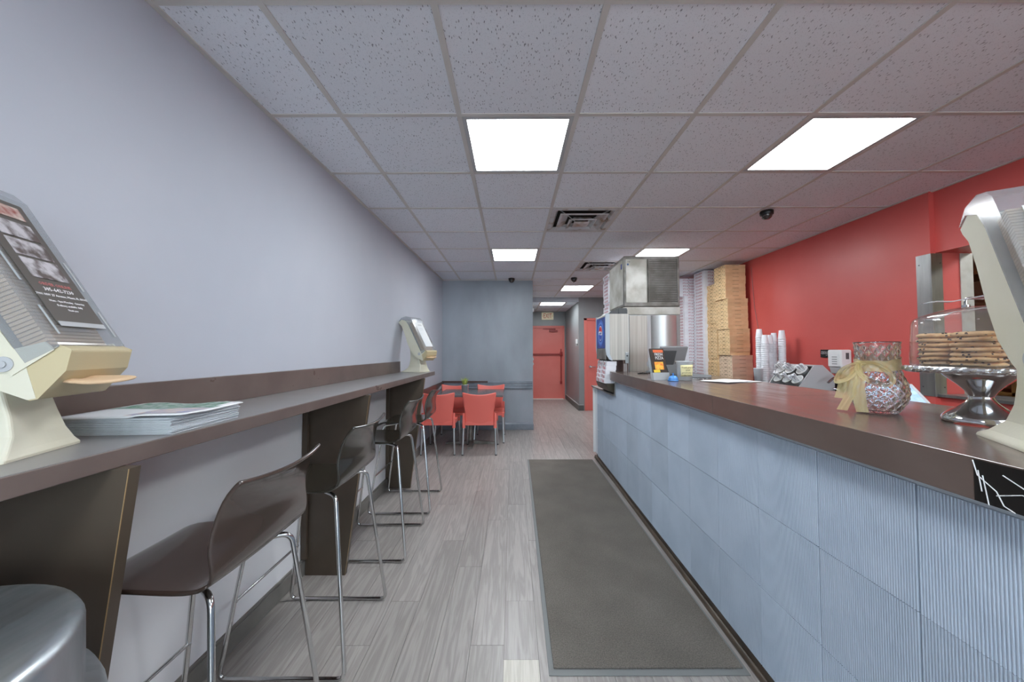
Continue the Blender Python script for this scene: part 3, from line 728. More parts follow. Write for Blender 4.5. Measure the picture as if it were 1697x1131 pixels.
# pile fringe along the near edge
b = MB()
for i in range(240):
    x = -.394 + .76 * i / 240 + random.uniform(-.001, .001); d = random.uniform(.002, .006)
    b.add([(x, -1.447, .0045), (x + .0026, -1.447, .0045), (x + .0013, -1.447 - d, .0045), (x + .0013, -1.447, .0095)], [(0, 1, 3), (0, 2, 1), (0, 3, 2), (1, 2, 3)])
o = b.obj('pile_fringe', M['mat_c'], t); o['kind'] = 'stuff'

# ------------------------------------------------------------------ bar stools
def bar_stool(loc, label):
    """local: +x towards the aisle, origin on the floor below the seat centre"""
    t = thing('bar_stool', loc, label, 'stool', 'bar stools along the bar ledge')
    prof = [(-.235, .692), (-.228, .706), (-.21, .718), (-.17, .728), (-.10, .732), (-.02, .730), (.06, .727), (.12, .728), (.155, .735), (.178, .75), (.190, .77), (.193, .80), (.188, .835), (.186, .87), (.193, .91), (.21, .95), (.232, .98), (.246, .993), (.25, .996)]
    hw = [.165, .17, .175, .18, .185, .188, .190, .192, .194, .196, .199, .203, .206, .202, .196, .192, .190, .189, .188]
    def surf(i0, i1):
        P = []
        for i in range(i0, i1):
            u, z = prof[i]; row = []
            for s in (-1, -.975, -.86, -.7, -.5, -.25, 0, .25, .5, .7, .86, .975, 1):
                d = .022 * (1 - s * s) if i > 9 else 0
                dz = 0
                if i <= 9: dz = .008 * s * s * (1 if 2 < i else .3)
                if i >= 15: dz = .012 * s * s
                # rounded top corners
                w = hw[i]
                row.append((u + d * min(1, (i - 9) / 3.) if i > 9 else u, s * w, z + dz))
            P.append(row)
        return P
    o = MB().grid(surf(0, 10)).obj('seat', M['shell'], t); solid(o, .011, 0); smooth_obj(o)
    o = MB().grid(surf(9, 19)).obj('backrest', M['shell'], t); solid(o, .011, 0); smooth_obj(o)
    for s in (-1, 1):
        b = MB().tube([(.05, s * .09, .715), (.165, s * .165, .712), (.245, s * .24, .0095), (-.265, s * .24, .0095), (-.165, s * .18, .71), (-.06, s * .10, .716)], .0085, 10, .035)
        b.obj('side_frame', M['chrome'], t)
    MB().tube([(-.222, -.211, .30), (-.222, .211, .30)], .006, 8).cyl((-.222, -.216, .30), .009, .006, 10, axis='y').cyl((-.222, .212, .30), .009, .006, 10, axis='y').obj('footrest', M['chrome'], t)
    MB().box(-.07, -.11, .708, .06, .11, .716).obj('mounting_plate', M['dgrey'], t, bevel=.003)
    return t
s1 = bar_stool((-.925, 1.095, 0), 'bar stool nearest the viewer with a wide glossy brown backrest')
s2 = dup(s1, (-.925, 1.74, 0), label='second bar stool, with its seat against the middle support panel')
s3 = dup(s1, (-.922, 2.565, 0), label='third bar stool, between the middle and rear support panels')
s4 = dup(s1, (-.917, 3.235, 0), label='farthest bar stool, just in front of the rear support panel')
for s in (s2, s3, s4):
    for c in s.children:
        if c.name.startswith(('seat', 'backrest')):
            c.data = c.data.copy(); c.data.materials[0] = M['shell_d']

# ------------------------------------------------------------------ trash can bottom left
t = thing('trash_can', (-.905, .445, 0), 'round scuffed metal trash can at the lower left corner', 'trash can')
MB().lathe([(0, 0), (.235, 0), (.24, .01), (.255, .70), (.262, .705), (.262, .715), (.25, .718)], 56).obj('body', M['canmetal'], t)
MB().lathe([(.280, .725), (.285, .735), (.283, .75), (.275, .77), (.258, .785), (.256, .882), (.250, .894), (.236, .899), (.12, .897), (0, .895)], 64).obj('lid', M['canmetal'], t)
MB().lathe([(.25, .718), (.28, .718), (.285, .725), (.28, .732), (.262, .73)], 56).obj('rim', M['canmetal'], t)

# ------------------------------------------------------------------ napkin dispensers
def dispenser(loc, ang, label, style):
    t = thing('napkin_dispenser', loc, label, 'napkin dispenser', 'tall cream napkin dispensers', ang)
    t.scale = (1, 1, .955)
    rings = []
    for z, ub, uf, hw in ((0, -.115, .125, .091), (.006, -.116, .126, .092), (.02, -.085, .122, .080), (.05, -.052, .116, .064), (.09, -.036, .106, .057), (.14, -.029, .092, .054), (.20, -.028, .085, .053),
                          (.28, -.042, .06, .052), (.36, -.066, .02, .05), (.44, -.096, -.02, .048), (.52, -.135, -.05, .046), (.555, -.150, -.07, .044)):
        rings.append([(ub, -hw, z), (uf, -hw, z), (uf, hw, z), (ub, hw, z)])
    MB().loft(rings).obj('stand', M['cream'], t, bevel=.006, seg=3)
    shell = [(-.160, .565), (-.148, .548), (-.118, .52), (-.082, .444), (-.04, .33), (.0, .25), (.05, .196), (.10, .158), (.155, .130), (.168, .133), (.150, .205), (.10, .295), (.04, .405), (-.03, .535), (-.06, .575), (-.12, .592)]
    MB().prism(shell, -.088, .088).obj('housing', M['cream'], t, bevel=.008, seg=3)
    cover = [(-.161, .568), (-.12, .594), (-.062, .577), (-.028, .535), (.152, .207), (.204, .243), (.012, .596), (-.012, .618), (-.06, .628), (-.12, .614)]
    MB().prism(cover, -.091, .091).obj('cover', M['smoke'], t, bevel=.009, seg=3)
    nap = [(-.02, .54), (.145, .225), (.188, .25), (.02, .565)]
    b = MB(); n = 40
    for i in range(n):
        f0, f1 = i / n, (i + .75) / n
        pa = lambda f, e: (nap[0][0] * (1 - f) + nap[1][0] * f + e[0], nap[0][1] * (1 - f) + nap[1][1] * f + e[1])
        e = (.034, .02)
        b.prism([pa(f0, (0, 0)), pa(f1, (0, 0)), pa(f1, e), pa(f0, e)], -.074, .074)
    b.obj('napkin_stack', M['napkin'], t)['kind'] = 'stuff'
    lip = [(.128, .152), (.158, .128), (.170, .131), (.212, .19), (.220, .236), (.200, .246), (.150, .206)]
    MB().prism(lip, -.087, .087).obj('mouth_lip', M['cream_b'], t, bevel=.007, seg=3)
    for s in (-1, 1):
        MB().cyl((.12, s * .0885 - .004 * (s < 0) - 0.0, .205), .016, .004, 20, axis='y').cyl((.12, s * .0885 - .007 * (s < 0), .205), .007, .007, 14, axis='y').obj('pivot_knob', M['lgrey'], t)
        MB().prism([(.10, .225), (.132, .18), (.195, .235), (.18, .252)], s * .0885 - .002, s * .0885 + .002).obj('latch_plate', M['cream'], t, bevel=.002)
    P = []
    for i in range(9):
        v = -.068 + .136 * i / 8; row = []
        for j in range(5):
            q = j / 4; tip = 1 - abs(v + .01) / .075
            row.append((.170 + q * .125 * (.30 + .70 * tip), v, .168 - q * .010 * (1 - tip) + .006 * math.sin(i * 1.9) * (1 - q) - .004 * q * math.sin(i)))
        P.append(row)
    o = MB().grid(P).obj('napkin', M['napkin'], t); solid(o, .009, 0); smooth_obj(o)
    # front card, lying on the sloping face
    a = Vector((.206, 0, .243)); bq = Vector((.012, 0, .596)); d = (bq - a).normalized(); nn = Vector((d.z, 0, -d.x))
    W = Vector((0, 1, 0))
    def card(u0, u1, v0, v1, off, name, m):
        mb = MB(); ps = [a + d * u + W * v + nn * o for o in (off, off + .0012) for (u, v) in ((u0, v0), (u0, v1), (u1, v1), (u1, v0))]
        mb.add(ps, [(3, 2, 1, 0), (4, 5, 6, 7), (0, 1, 5, 4), (1, 2, 6, 5), (2, 3, 7, 6), (3, 0, 4, 7)]); return mb.obj(name, m, t)
    for (v0, v1) in ((-.078, -.074), (.074, .078)): card(.03, .10, v0, v1, .0004, 'ridge', M['lgrey']); card(.16, .24, v0, v1, .0004, 'ridge', M['lgrey'])
    if style == 'menu':
        card(.055, .385, -.062, .062, .0006, 'menu_card', M['poster'])
        card(.175, .225, -.042, .045, .002, 'food_picture', M['foodphoto']); card(.232, .275, -.042, .045, .002, 'food_picture', M['foodphoto'])
        card(.282, .325, -.042, .045, .002, 'food_picture', M['foodphoto']); card(.338, .372, -.042, .045, .002, 'food_picture', mat('red food picture print', rgb(150, 70, 60), .5, c2=rgb(210, 200, 190), scale=40))
        for k, (s, sz, z_, m_) in enumerate((('ORDER ONLINE', .011, .160, 'pinkink'), ('305-642-7230', .013, .146, 'whiteink'), ('7901 NW 27 Avenue, Miami, FL 33142', .008, .131, 'whiteink'),
                                             ('10am - 9pm Monday - Saturday', .007, .116, 'whiteink'), ('Delivery available daily', .007, .105, 'whiteink'), ('Thank you', .006, .094, 'whiteink'))):
            put_text('print_line', text_mesh(s, sz, .0003), M[m_], t, a + d * z_ + nn * .0022, (0, 1, 0), d)
        card(.05, .062, -.06, .06, .002, 'card_edge', M['lgrey'])
    else:
        card(.05, .36, -.058, .062, .0006, 'paper_card', M['paper'])
        card(.305, .345, -.046, .05, .002, 'card_label', M['white'])
        for k in range(3): card(.262 + .012 * k, .2635 + .012 * k, -.03, .03, .002, 'print_line', M['lgrey'])
        for k in range(3): card(.318 + .007 * k, .320 + .007 * k, -.035, .03, .0034, 'print_line', M['mgrey'])
    return t
dispenser((-1.140, .762, 1.1115), R(17), 'napkin dispenser with a dark menu card, at the left edge by the newspapers', 'menu')
dispenser((-1.055, 3.95, 1.1115), R(-24), 'small distant napkin dispenser at the far end of the bar ledge', 'plain')
dispenser((1.195, .79, 1.1165), R(-124), 'napkin dispenser cropped by the right edge, on the service counter', 'plain')

# newspapers
hz = 1.1113
for i in range(15):
    dx, dy = random.uniform(-.003, .003), random.uniform(-.003, .003)
    lab = 'newspaper, %s from the top of the pile on the bar ledge' % nth(16 - i)
    o = MB().box(-.15, -.128, 0, .15, .128, .0026).obj('newspaper', M['news'], loc=(-1.065 + dx, 1.09 + dy, hz + i * .0029), bevel=.001)
    o.rotation_euler.z = R(3 + random.uniform(-.8, .8))
    tag(o, lab, 'newspaper', 'newspapers in the pile on the bar ledge')
t = thing('newspaper', (-1.06, 1.09, hz + 15 * .0029), 'topmost newspaper with green and blue printed front page', 'newspaper', 'newspapers in the pile on the bar ledge', R(7))
P = [[(-.155 + .31 * i / 12, -.132 + .270 * j / 8, .003 + .003 * math.sin(i * .8) * (j / 8.) + (.010 * (1 - j / 3.) if j < 3 and i > 7 else 0) * .5) for j in range(9)] for i in range(13)]
o = MB().grid(P).obj('folded_sheet', M['paper'], t); solid(o, .004, 0)
P2 = [[(p[0] * .93, p[1] * .9 + .004, p[2] + .0026) for p in row] for row in P]
MB().grid([r_[:5] for r_ in P2[6:]]).obj('printed_picture', M['bluenews'], t)
MB().grid([r_[4:] for r_ in P2[:]]).obj('printed_banner', M['greenink'], t)

# ------------------------------------------------------------------ red chairs and table
def red_chair(loc, rz, label):
    """local: back at -y, seat forward +y"""
    t = thing('dining_chair', loc, label, 'chair', 'red plastic chairs around the table', rz)
    P = []
    for i in range(11):
        v = i / 10; row = []
        for j in range(11):
            s = -1 + j / 5.; w = .205 + .012 * v
            z = .44 + .012 * math.cos(PI * s / 2) * -1 * (0.9 if .1 < v < .9 else .5) + (.0 if v < .9 else -.012 * (v - .9) * 10)
            row.append((s * w, -.20 + .42 * v, z))
        P.append(row)
    o = MB().grid(P).obj('seat', M['redpl'], t); solid(o, .012, 0); smooth_obj(o)
    P = []
    for i in range(13):
        v = i / 12; row = []
        for j in range(13):
            s = -1 + j / 6.
            w = .188 + .036 * max(0, v - .35) / .65 if v > .35 else .188 + .006 * (.35 - v)
            ztop = .812 - .034 * (1 - s * s)
            z0 = .405 - .022 * (1 - s * s)
            row.append((s * w, -.215 - .055 * v - .028 * (1 - s * s) * (0.4 + .6 * v), z0 + (ztop - z0) * v))
        P.append(row)
    o = MB().grid(P).obj('backrest', M['redpl'], t); solid(o, .012, 0); smooth_obj(o)
    b = MB().box(-.2, -.235, .375, .2, -.205, .425).box(-.2, .185, .385, .2, .205, .43).box(-.212, -.2, .385, -.19, .19, .432).box(.19, -.2, .385, .212, .19, .432)
    b.obj('apron', M['redpl'], t, bevel=.006)
    for sx in (-1, 1):
        x0, x1 = sx * .203, sx * .215
        MB().cyl((x0, -.235, .345), .021, .19, 14, .015).obj('leg_socket', M['redpl'], t)
        MB().cyl((x0, .19, .36), .02, .07, 14).obj('leg_socket', M['redpl'], t)
        for (y0, y1) in ((-.235, -.262), (.19, .275)):
            lg = MB().tube([(x1, y1, .012), (x0, y0, .40)], .0125, 12).obj('leg', M['alu'], t)
            MB().cyl((x1, y1, 0), .0135, .014, 12).obj('foot_cap', M['dgrey'], lg)
    return t
rc = red_chair((-.428, 4.945, 0), 0, 'red chair with its back to the viewer, right of the two nearest')
dup(rc, (-.962, 4.95, 0), 0, 'red chair with its back to the viewer, half hidden by the farthest stool')
dup(rc, (-.345, 5.575, 0), PI, 'red chair on the far right side of the table, facing the viewer')
dup(rc, (-.925, 5.59, 0), PI, 'red chair on the far left side of the table, facing the viewer')
t = thing('dining_table', (-.585, 5.28, 0), 'dark rectangular dining table between four red chairs', 'table')
MB().box(-.455, -.37, .715, .455, .41, .742).obj('tabletop', mat('dark table laminate', rgb(96, 96, 98), .2, c2=rgb(78, 76, 76), scale=4), t, bevel=.003)
for dx in (-.025,):
    MB().cyl((dx, 0, .05), .024, .66, 16).obj('column', M['steel_dark'], t)
b = MB()
b.prism([(-.38, 0.002), (-.38, .022), (-.02, .052), (.02, .052), (.36, .022), (.36, 0.002)], -.03, .03)
b.prism([(-.30, 0.002), (-.30, .022), (-.02, .051), (.02, .051), (.30, .022), (.30, 0.002)], -.03, .03, Matrix.Rotation(PI / 2, 4, 'Z'))
b.obj('base', M['steel_dark'], t, bevel=.004)
# plant
t = thing('potted_plant', (-.672, 5.12, .742), 'small green grass plant in a zinc pot on the dining table', 'plant')
MB().lathe([(0, 0), (.038, 0), (.04, .003), (.048, .118), (.051, .12), (.051, .125), (.046, .125), (.044, .112), (0, .112)], 24).obj('pot', M['zinc'], t)
MB().lathe([(0, .116), (.044, .113)], 20).obj('soil', M['soil'], t)
b = MB()
for i in range(150):
    a = random.uniform(0, 2 * PI); r0 = random.uniform(0, .03); ln = random.uniform(.08, .125); sp = random.uniform(.1, .62)
    d = Vector((math.cos(a), math.sin(a), 0)); w = d.cross(Vector((0, 0, 1))) * .0022
    p = d * r0 + Vector((0, 0, .113))
    m1 = p + d * ln * .35 * sp + Vector((0, 0, ln * .6)); m2 = p + d * ln * 1.0 * sp + Vector((0, 0, ln * (1.02 - .25 * sp)))
    b.add([p - w, p + w, m1 + w, m1 - w, m2], [(0, 1, 2, 3), (3, 2, 4)])
b.obj('grass', M['grass'], t)['kind'] = 'stuff'

# ------------------------------------------------------------------ back counter with box stacks
bc = thing('back_counter', (2.86, 4.4, 0), 'stainless back counter along the red wall under the boxes', 'counter')
MB().box(-.29, -1.45, .08, .34, 1.75, .88).obj('cabinet', M['panel_d'], bc)
MB().box(-.31, -1.47, .88, .345, 1.77, .92).obj('worktop', M['steel'], bc, bevel=.003)
MB().box(.325, -1.47, .92, .345, .2, 1.035).obj('backsplash', M['black'], bc)
MB().box(-.27, -1.4, 0, .32, 1.7, .08).obj('kick_board', M['black'], bc)

BH = .0475
def box_proto(w, d, h, kind):
    t = bpy.data.objects.new('pizza_box', None); COL.objects.link(t); t.empty_display_size = .03
    m = {'w': M['wbox'], 'k': M['kraft'], 'p': M['kraft_p']}[kind]
    MB().box(0, 0, 0, w, d, h - .012).box(-.0015, -.0015, h - .0115, w + .0015, d + .0015, h - .0008).obj('carton', m, t)
    if kind == 'w':
        me = text_mesh("IT'S A PIZZA", .034, .0003); me.name = 'print'
        put_text('print', me, M['redink'], t, (w / 2, -.002, h * .4), (1, 0, 0), (0, 0, 1))
        put_text('print', me.copy(), M['redink'], t, (-.002, d / 2, h * .4), (0, -1, 0), (0, 0, 1))
        MB().prism([(w / 2 - .012, h - .001), (w / 2 + .012, h - .001), (w / 2, h - .012)], -.0022, -.0016).obj('notch', M['blackink'], t)
    else:
        MB().box(w * .35, -.0022, h - .0135, w * .66, -.001, h - .0108).obj('slot', M['kline'], t)
        b = MB()
        for i in range(7):
            y = d * (.08 + .14 * i); z = h * (.3 + .3 * (i % 2))
            b.prism([(y - .006, z), (y, z + .007), (y + .006, z), (y, z - .007)], -.0022, -.001, Matrix(((0, 1, 0, 0), (1, 0, 0, 0), (0, 0, 1, 0), (0, 0, 0, 1))))
        b.box(-.0022, d * .36, h - .015, -.001, d * .62, h - .0105)
        b.obj('print', M['kline'], t)
    return t
def stack(proto, pos, n, z0, h, label, toplabel, group, jit=.0025, skip=0):
    """pos(k) -> (x, y) of the near left corner"""
    for k in range(n):
        x, y = pos(k)
        o = proto if (k == 0 and 'used' not in proto) else dup(proto)
        proto['used'] = 1
        if 'used' in o and o is not proto: del o['used']
        o.location = (x + random.uniform(-jit, jit), y + random.uniform(-jit, jit), z0 + k * h)
        tag(o, toplabel if k == n - 1 else label % nth(n - k + skip), 'box', group)
    return
pw = box_proto(.30, .30, .0475, 'w')
# B stack
stack(pw, lambda k: (2.86, 5.38), 34, .92, .0475, 'white pizza box, %s from the top of the tallest white stack', 'topmost white pizza box of the stack touching the brown boxes', 'white pizza boxes on the back counter')
# A stack : the top six boxes sit further left and back
stack(pw, lambda k: (2.725, 5.715) if k < 27 else (2.665, 5.76), 33, .92, .0475, 'white pizza box, %s from the top of the rearmost stack', 'topmost white pizza box of the rearmost stack', 'white pizza boxes on the back counter')
# brown C1 : three groups
pk = box_proto(.27, .27, .0508, 'k'); pp = box_proto(.275, .30, .0508, 'p')
stack(pp, lambda k: (2.925, 4.83), 7, .92, .0508, 'pale brown box, %s from the top of the pale boxes under the darker ones', 'pale brown box directly under the darker brown boxes', 'brown boxes on the back counter')
def c1(k):
    if k < 7: return (2.905, 4.845)
    if k < 15: return (2.89, 4.85)
    return (2.872, 4.86)
stack(pk, c1, 24, .92 + 7 * .0508, .0508, 'brown box, %s from the top of the tallest brown stack by the red wall', 'topmost brown box of the tallest brown stack', 'brown boxes on the back counter')
stack(pk, lambda k: (2.90 + (.01 if k % 5 == 0 else 0), 5.135), 27, .92, .0508, 'brown box, %s from the top of the shorter rear brown stack', 'topmost brown box of the shorter rear brown stack', 'brown boxes on the back counter')
# D : stack behind the ice machine on its own cabinet
t = thing('storage_cabinet', (1.5, 4.86, 0), 'low steel cabinet hidden behind the ice machine under the boxes', 'cabinet')
MB().box(-.24, -.21, 0, .3, .3, .92).obj('body', M['steel'], t, bevel=.004)
MB().box(-.245, -.215, .92, .305, .305, .94).obj('top', M['steel'], t, bevel=.002)
stack(pw, lambda k: (1.285 + (.012 if k % 7 == 0 else 0), 4.79), 30, .94, .0475, 'white pizza box, %s from the top of the stack behind the ice machine', 'topmost white pizza box of the stack behind the ice machine', 'white pizza boxes behind the ice machine')

# hanging wire on the red wall
tag(MB().tube([(3.205, 4.83, 2.45), (3.203, 4.81, 2.2), (3.203, 4.78, 1.9), (3.203, 4.71, 1.6), (3.203, 4.62, 1.25), (3.203, 4.6, .94)], .003, 6).obj('wire', M['wire']), 'thin wire hanging down the red wall beside the brown boxes', 'wire')

# ------------------------------------------------------------------ ice machine
t = thing('ice_machine', (1.46, 4.05, 0), 'boxy stainless ice machine with louvred front on a tall bin', 'ice machine')
X0, X1, Y0, Y1 = 1.165 - 1.46, 1.745 - 1.46, 3.76 - 4.05, 4.33 - 4.05
MB().box(X0 + .003, Y0 + .004, .10, X1, Y1, 1.71).obj('bin', M['steel'], t, bevel=.004)
MB().box(X0 + .003, Y0 + .002, 1.71, X1 + .004, Y1, 1.792).obj('bin_collar', M['steel_stain'], t, bevel=.004)
MB().box(X0 + .05, Y0 - .004, .30, X0 + .235, Y0 + .004, 1.70).obj('side_panel', mat('striped dull steel', rgb(176, 170, 160), .45, .5, c2=rgb(196, 192, 184), scale=4, sxyz=(14, 1, .3), detail=5), t, bevel=.002)
b = MB().cyl((X0 + .41, Y0 + .10, .30), .165, 1.40, 40); b.obj('reflection_cylinder', mat('soft stainless', rgb(206, 206, 204), .38, .7), t)  # cylinder added so its shape imitates the bright reflection on the bin
for sx in (X0 + .05, X1 - .05):
    for sy in (Y0 + .05, Y1 - .05): MB().cyl((sx, sy, 0), .02, .10, 12).obj('leg', M['steel_dark'], t)
MB().box(X0, Y0, 1.795, X1, Y1, 2.325).obj('head', M['steel_dark'], t, bevel=.008, seg=3)
MB().box(X0 + .02, Y0 - .006, 1.835, X0 + .235, Y0, 2.29).obj('front_panel', M['steel_stain'], t, bevel=.002)
MB().box(X0 - .004, Y0 + .03, 1.82, X0, Y1 - .03, 2.29).obj('side_cover', M['steel_stain'], t, bevel=.002)
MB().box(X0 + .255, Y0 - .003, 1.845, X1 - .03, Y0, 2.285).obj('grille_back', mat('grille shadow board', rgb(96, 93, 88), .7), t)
for k in range(24):
    z = 1.85 + k * .0181
    MB().prism([(-.012, .002), (-.001, .004), (-.001, .012), (-.012, .010)], X0 + .258, X1 - .033, Matrix(((0, 1, 0, 0), (1, 0, 0, Y0), (0, 0, 1, z), (0, 0, 0, 1)))).obj('louvre', M['steel_dark'], t)
for x in (X0 + .25, X1 - .03): MB().box(x, Y0 - .014, 1.84, x + .008, Y0, 2.29).obj('grille_frame', M['steel_dark'], t)
MB().cyl((X0 + .04, Y0 - .0075, 2.235), .011, .0015, 16, axis='y').obj('badge', mat('blue grey badge', rgb(90, 110, 150), .5), t)
put_text('badge_print', text_mesh('ICE', .02, .0003), M['blackink'], t, (X0 + .05, Y0 - .0072, 2.262), (1, 0, 0), (0, 0, 1))
MB().box(X0 - .006, Y0 + .05, 2.20, X0 - .004, Y0 + .09, 2.255).obj('badge', mat('blue badge', rgb(50, 70, 150), .4), t)
tag(MB().tube([(0, 0, .92), (0, 0, 1.78), (-.0, -.0, 1.83)], .017, 10).tube([(-.06, 0, 1.86), (.02, 0, 1.86)], .026, 12).obj('drain_pipe', M['white'], loc=(1.81, 4.0, 0)), 'white drain pipe with elbow beside the ice bin', 'pipe')
# hidden pipe stand so that the pipe reaches the floor
# ------------------------------------------------------------------ soda dispenser
t = thing('soda_dispenser', (1.05, 3.80, .905), 'countertop soda dispenser with a round cola logo sign', 'soda dispenser')
yN, yF_ = -.180, .235           # near and far sides
prof = [(-.110, .40), (-.108, .355), (-.095, .335), (-.045, .332), (.128, .335), (.128, .80), (-.095, .80), (-.110, .79)]
MB().prism([(x, z) for x, z in [(-.108, .795), (-.112, .78), (-.112, .42), (-.10, .37), (-.07, .338), (.112, .338), (.112, .80), (-.095, .80)]], yN, yF_).obj('body', mat('striped dispenser side steel', rgb(196, 192, 184), .45, .45, c2=rgb(172, 168, 160), scale=3, sxyz=(30, 1, .2), detail=5), t, bevel=.006, seg=3)
b = MB()
for y in (yN, yF_ - .012): b.prism([(-.118, .80), (-.120, .45), (-.112, .39), (-.085, .345), (-.05, .330), (-.062, .36), (-.078, .40), (-.078, .80)], y - .002, y + .014)
b.obj('side_trim', mat('light blue grey trim', rgb(186, 196, 204), .35), t, bevel=.004)
MB().box(-.116, yN + .02, .455, -.111, yF_ - .02, .775).obj('sign_panel', M['navy'], t, bevel=.002)
disc = lambda r, x, nm, m, sy=1: MB().cyl((x, .027, .615), r, .0012, 40, axis='x').obj(nm, m, t)
disc(.140, -.1176, 'sign_ring', mat('mid blue print', rgb(60, 100, 190), .35)); disc(.118, -.1182, 'sign_ring', mat('pale blue print', rgb(96, 140, 215), .35)); disc(.095, -.1188, 'sign_ring', M['blueink'])
disc(.078, -.1194, 'logo_disc', M['whiteink'])
def cap_seg(sgn):
    pts = []
    r = .071
    for i in range(25):
        a = PI * i / 24
        pts.append((r * math.cos(a), sgn * r * math.sin(a)))
    pts = [p for p in pts if abs(p[1]) > .017]
    return [(y - .027, .615 + z) for y, z in pts] + [(-.067, .615 + sgn * (.017 + .006 * sgn)), (-.027, .615 + sgn * .022), (.013, .615 + sgn * (.017 - .006 * sgn))]
T90 = Matrix(((0, 1, 0, 0), (-1, 0, 0, 0), (0, 0, 1, 0), (0, 0, 0, 1)))
MB().prism(cap_seg(1), -.1202, -.1194, T90).obj('logo_top', mat('logo red', rgb(214, 44, 48), .35), t)
MB().prism(cap_seg(-1), -.1202, -.1194, T90).obj('logo_bottom', mat('logo blue', rgb(28, 78, 180), .35), t)
put_text('logo_letters', text_mesh('pepsi', .042, .0004, sx=1.1), M['blueink'], t, (-.1206, .027, .617), (0, -1, 0), (0, 0, 1))
MB().box(-.118, yN + .02, .34, -.108, yF_ - .02, .45).obj('valve_cover', M['steel_dark'], t, bevel=.01, seg=3)
for k in range(5):
    y = yN + .05 + k * .075
    vv = MB().box(-.095, y - .016, .285, -.05, y + .016, .34).obj('valve', M['black'], t, bevel=.004)
    MB().tube([(-.10, y, .33), (-.115, y, .28), (-.10, y, .26)], .005, 8).obj('lever', M['lgrey'], vv)
MB().box(.06, yN + .02, .0, .112, yF_ - .01, .338).obj('back_column', mat('brown reflective splash plate', rgb(120, 100, 94), .25, .4), t, bevel=.003)
b = MB()
for k in range(3): b.tube([(.070 - k * .0 + .012 * k, yN + .018, .30), (.070 + .012 * k, yN + .018, .22), (.050 + .012 * k, yN + .018, .17)], .003, 6, .02)
b.obj('steel_arm', M['lgrey'], t)
MB().box(.076, yN - .003, .305, .112, yN, .415).obj('bracket', M['steel'], t, bevel=.003)
MB().cyl((.094, yN - .006, .38), .009, .005, 14, axis='y').obj('bracket_bolt', M['dgrey'], t)
MB().prism([(-.095, .035), (-.115, .085), (-.115, .098), (.06, .098), (.06, .0), (-.03, .0)], yN + .01, yF_ + .02).obj('drip_tray', mat('dark bronze tray', rgb(86, 78, 66), .35, .6), t, bevel=.004)
b = MB()
for k in range(11): b.box(-.11, yN + .02 + k * .036, .098, .055, yN + .035 + k * .036, .102)
b.obj('drip_grate', M['steel_dark'], t)
MB().prism([(-.08, .80), (-.05, .835), (.10, .848), (.112, .848), (.112, .80)], yN + .03, yF_ - .03).obj('top_lid', M['dgrey'], t, bevel=.01, seg=3)
MB().box(.02, yN + .02, .80, .105, yN + .12, .86).obj('lid_block', M['dgrey'], t, bevel=.004)
# small white cartons with red print on the drip tray
cp = bpy.data.objects.new('cup_carton', None); COL.objects.link(cp)
MB().box(0, 0, 0, .10, .186, .0435).obj('carton', M['wbox'], cp, bevel=.001)
put_text('print', text_mesh('Pizza', .05, .0003), M['redink'], cp, (-.001, .085, .022), (0, -1, 0), (0, 0, 1))
MB().box(-.0008, .165, .006, 0, .178, .036).obj('mark', M['mgrey'], cp)
n = 0
for k in range(5):
    for j in range(2):
        o = cp if n == 0 else dup(cp)
        o.location = (.925 + k * .005, 3.64 + j * .19, 1.009 + k * .0442); n += 1
        pos = ('bottom', 'second lowest', 'middle', 'second highest', 'top')[k]
        tag(o, 'small white red-printed carton, %s row, %s the viewer, on the drip tray' % (pos, 'nearer' if j == 0 else 'farther from'), 'carton', 'small white cartons under the soda dispenser')

# ------------------------------------------------------------------ cups
fc = MB().lathe([(.0, .105), (.025, .105), (.027, .103), (.0375, .006), (.040, .005), (.040, 0), (.036, 0), (.034, .006), (.024, .100), (0, .100)], 20).mesh('foam_cup', M['foam'])
stacks = [(2.93, 4.30, 24, 'left rear'), (2.915, 4.19, 21, 'left front'), (2.99, 4.22, 21, 'centre'), (3.06, 4.24, 22, 'right rear'), (3.07, 4.13, 23, 'right front')]
for (x, y, n, nm) in stacks:
    for k in range(n):
        o = link('foam_cup', fc, loc=(x + random.uniform(-.001, .001), y, .92 + k * .0245))
        tag(o, ('topmost upside-down foam cup of the %s stack' % nm) if k == n - 1 else 'upside-down foam cup, %s from the top of the %s cup stack' % (nth(n - k), nm), 'cup', 'foam cups stacked by the red wall')
tag(MB().lathe([(0, 0), (.04, 0), (.052, .205), (.055, .21), (.05, .21), (.038, .006), (0, .006)], 24).obj('foam_cup', M['foam'], loc=(2.86, 4.22, .92)), 'single upright white cup left of the foam cup stacks', 'cup')

# utensil organiser
t = thing('utensil_holder', (2.86, 3.62, .92), 'light grey utensil organiser full of plastic cutlery', 'utensil holder')
org = [(-.17, 0), (-.17, .06), (-.02, .27), (.06, .275), (.17, .17), (.17, 0)]
b = MB().prism(org, -.20, -.188).prism(org, .20, .212).prism([(-.17, 0), (-.17, .06), (-.155, .06), (-.155, 0)], -.19, .20).prism([(.155, 0), (.155, .17), (.17, .17), (.17, 0)], -.19, .20).box(-.17, -.19, 0, .17, .20, .01)
b.prism([(-.02, .27), (.06, .275), (.06, .265), (-.02, .26)], -.19, .20).prism([(.06, .275), (.17, .17), (.165, .16), (.055, .265)], -.19, .20)
b.obj('body', M['lgrey'], t, bevel=.004)
MB().box(-.19, -.17, -.0, -.172, .17, .035).obj('wood_block', mat('pale wood', rgb(190, 150, 104), .7), t)
ax = Vector((-.72, 0, .70)).normalized()
cyls = []
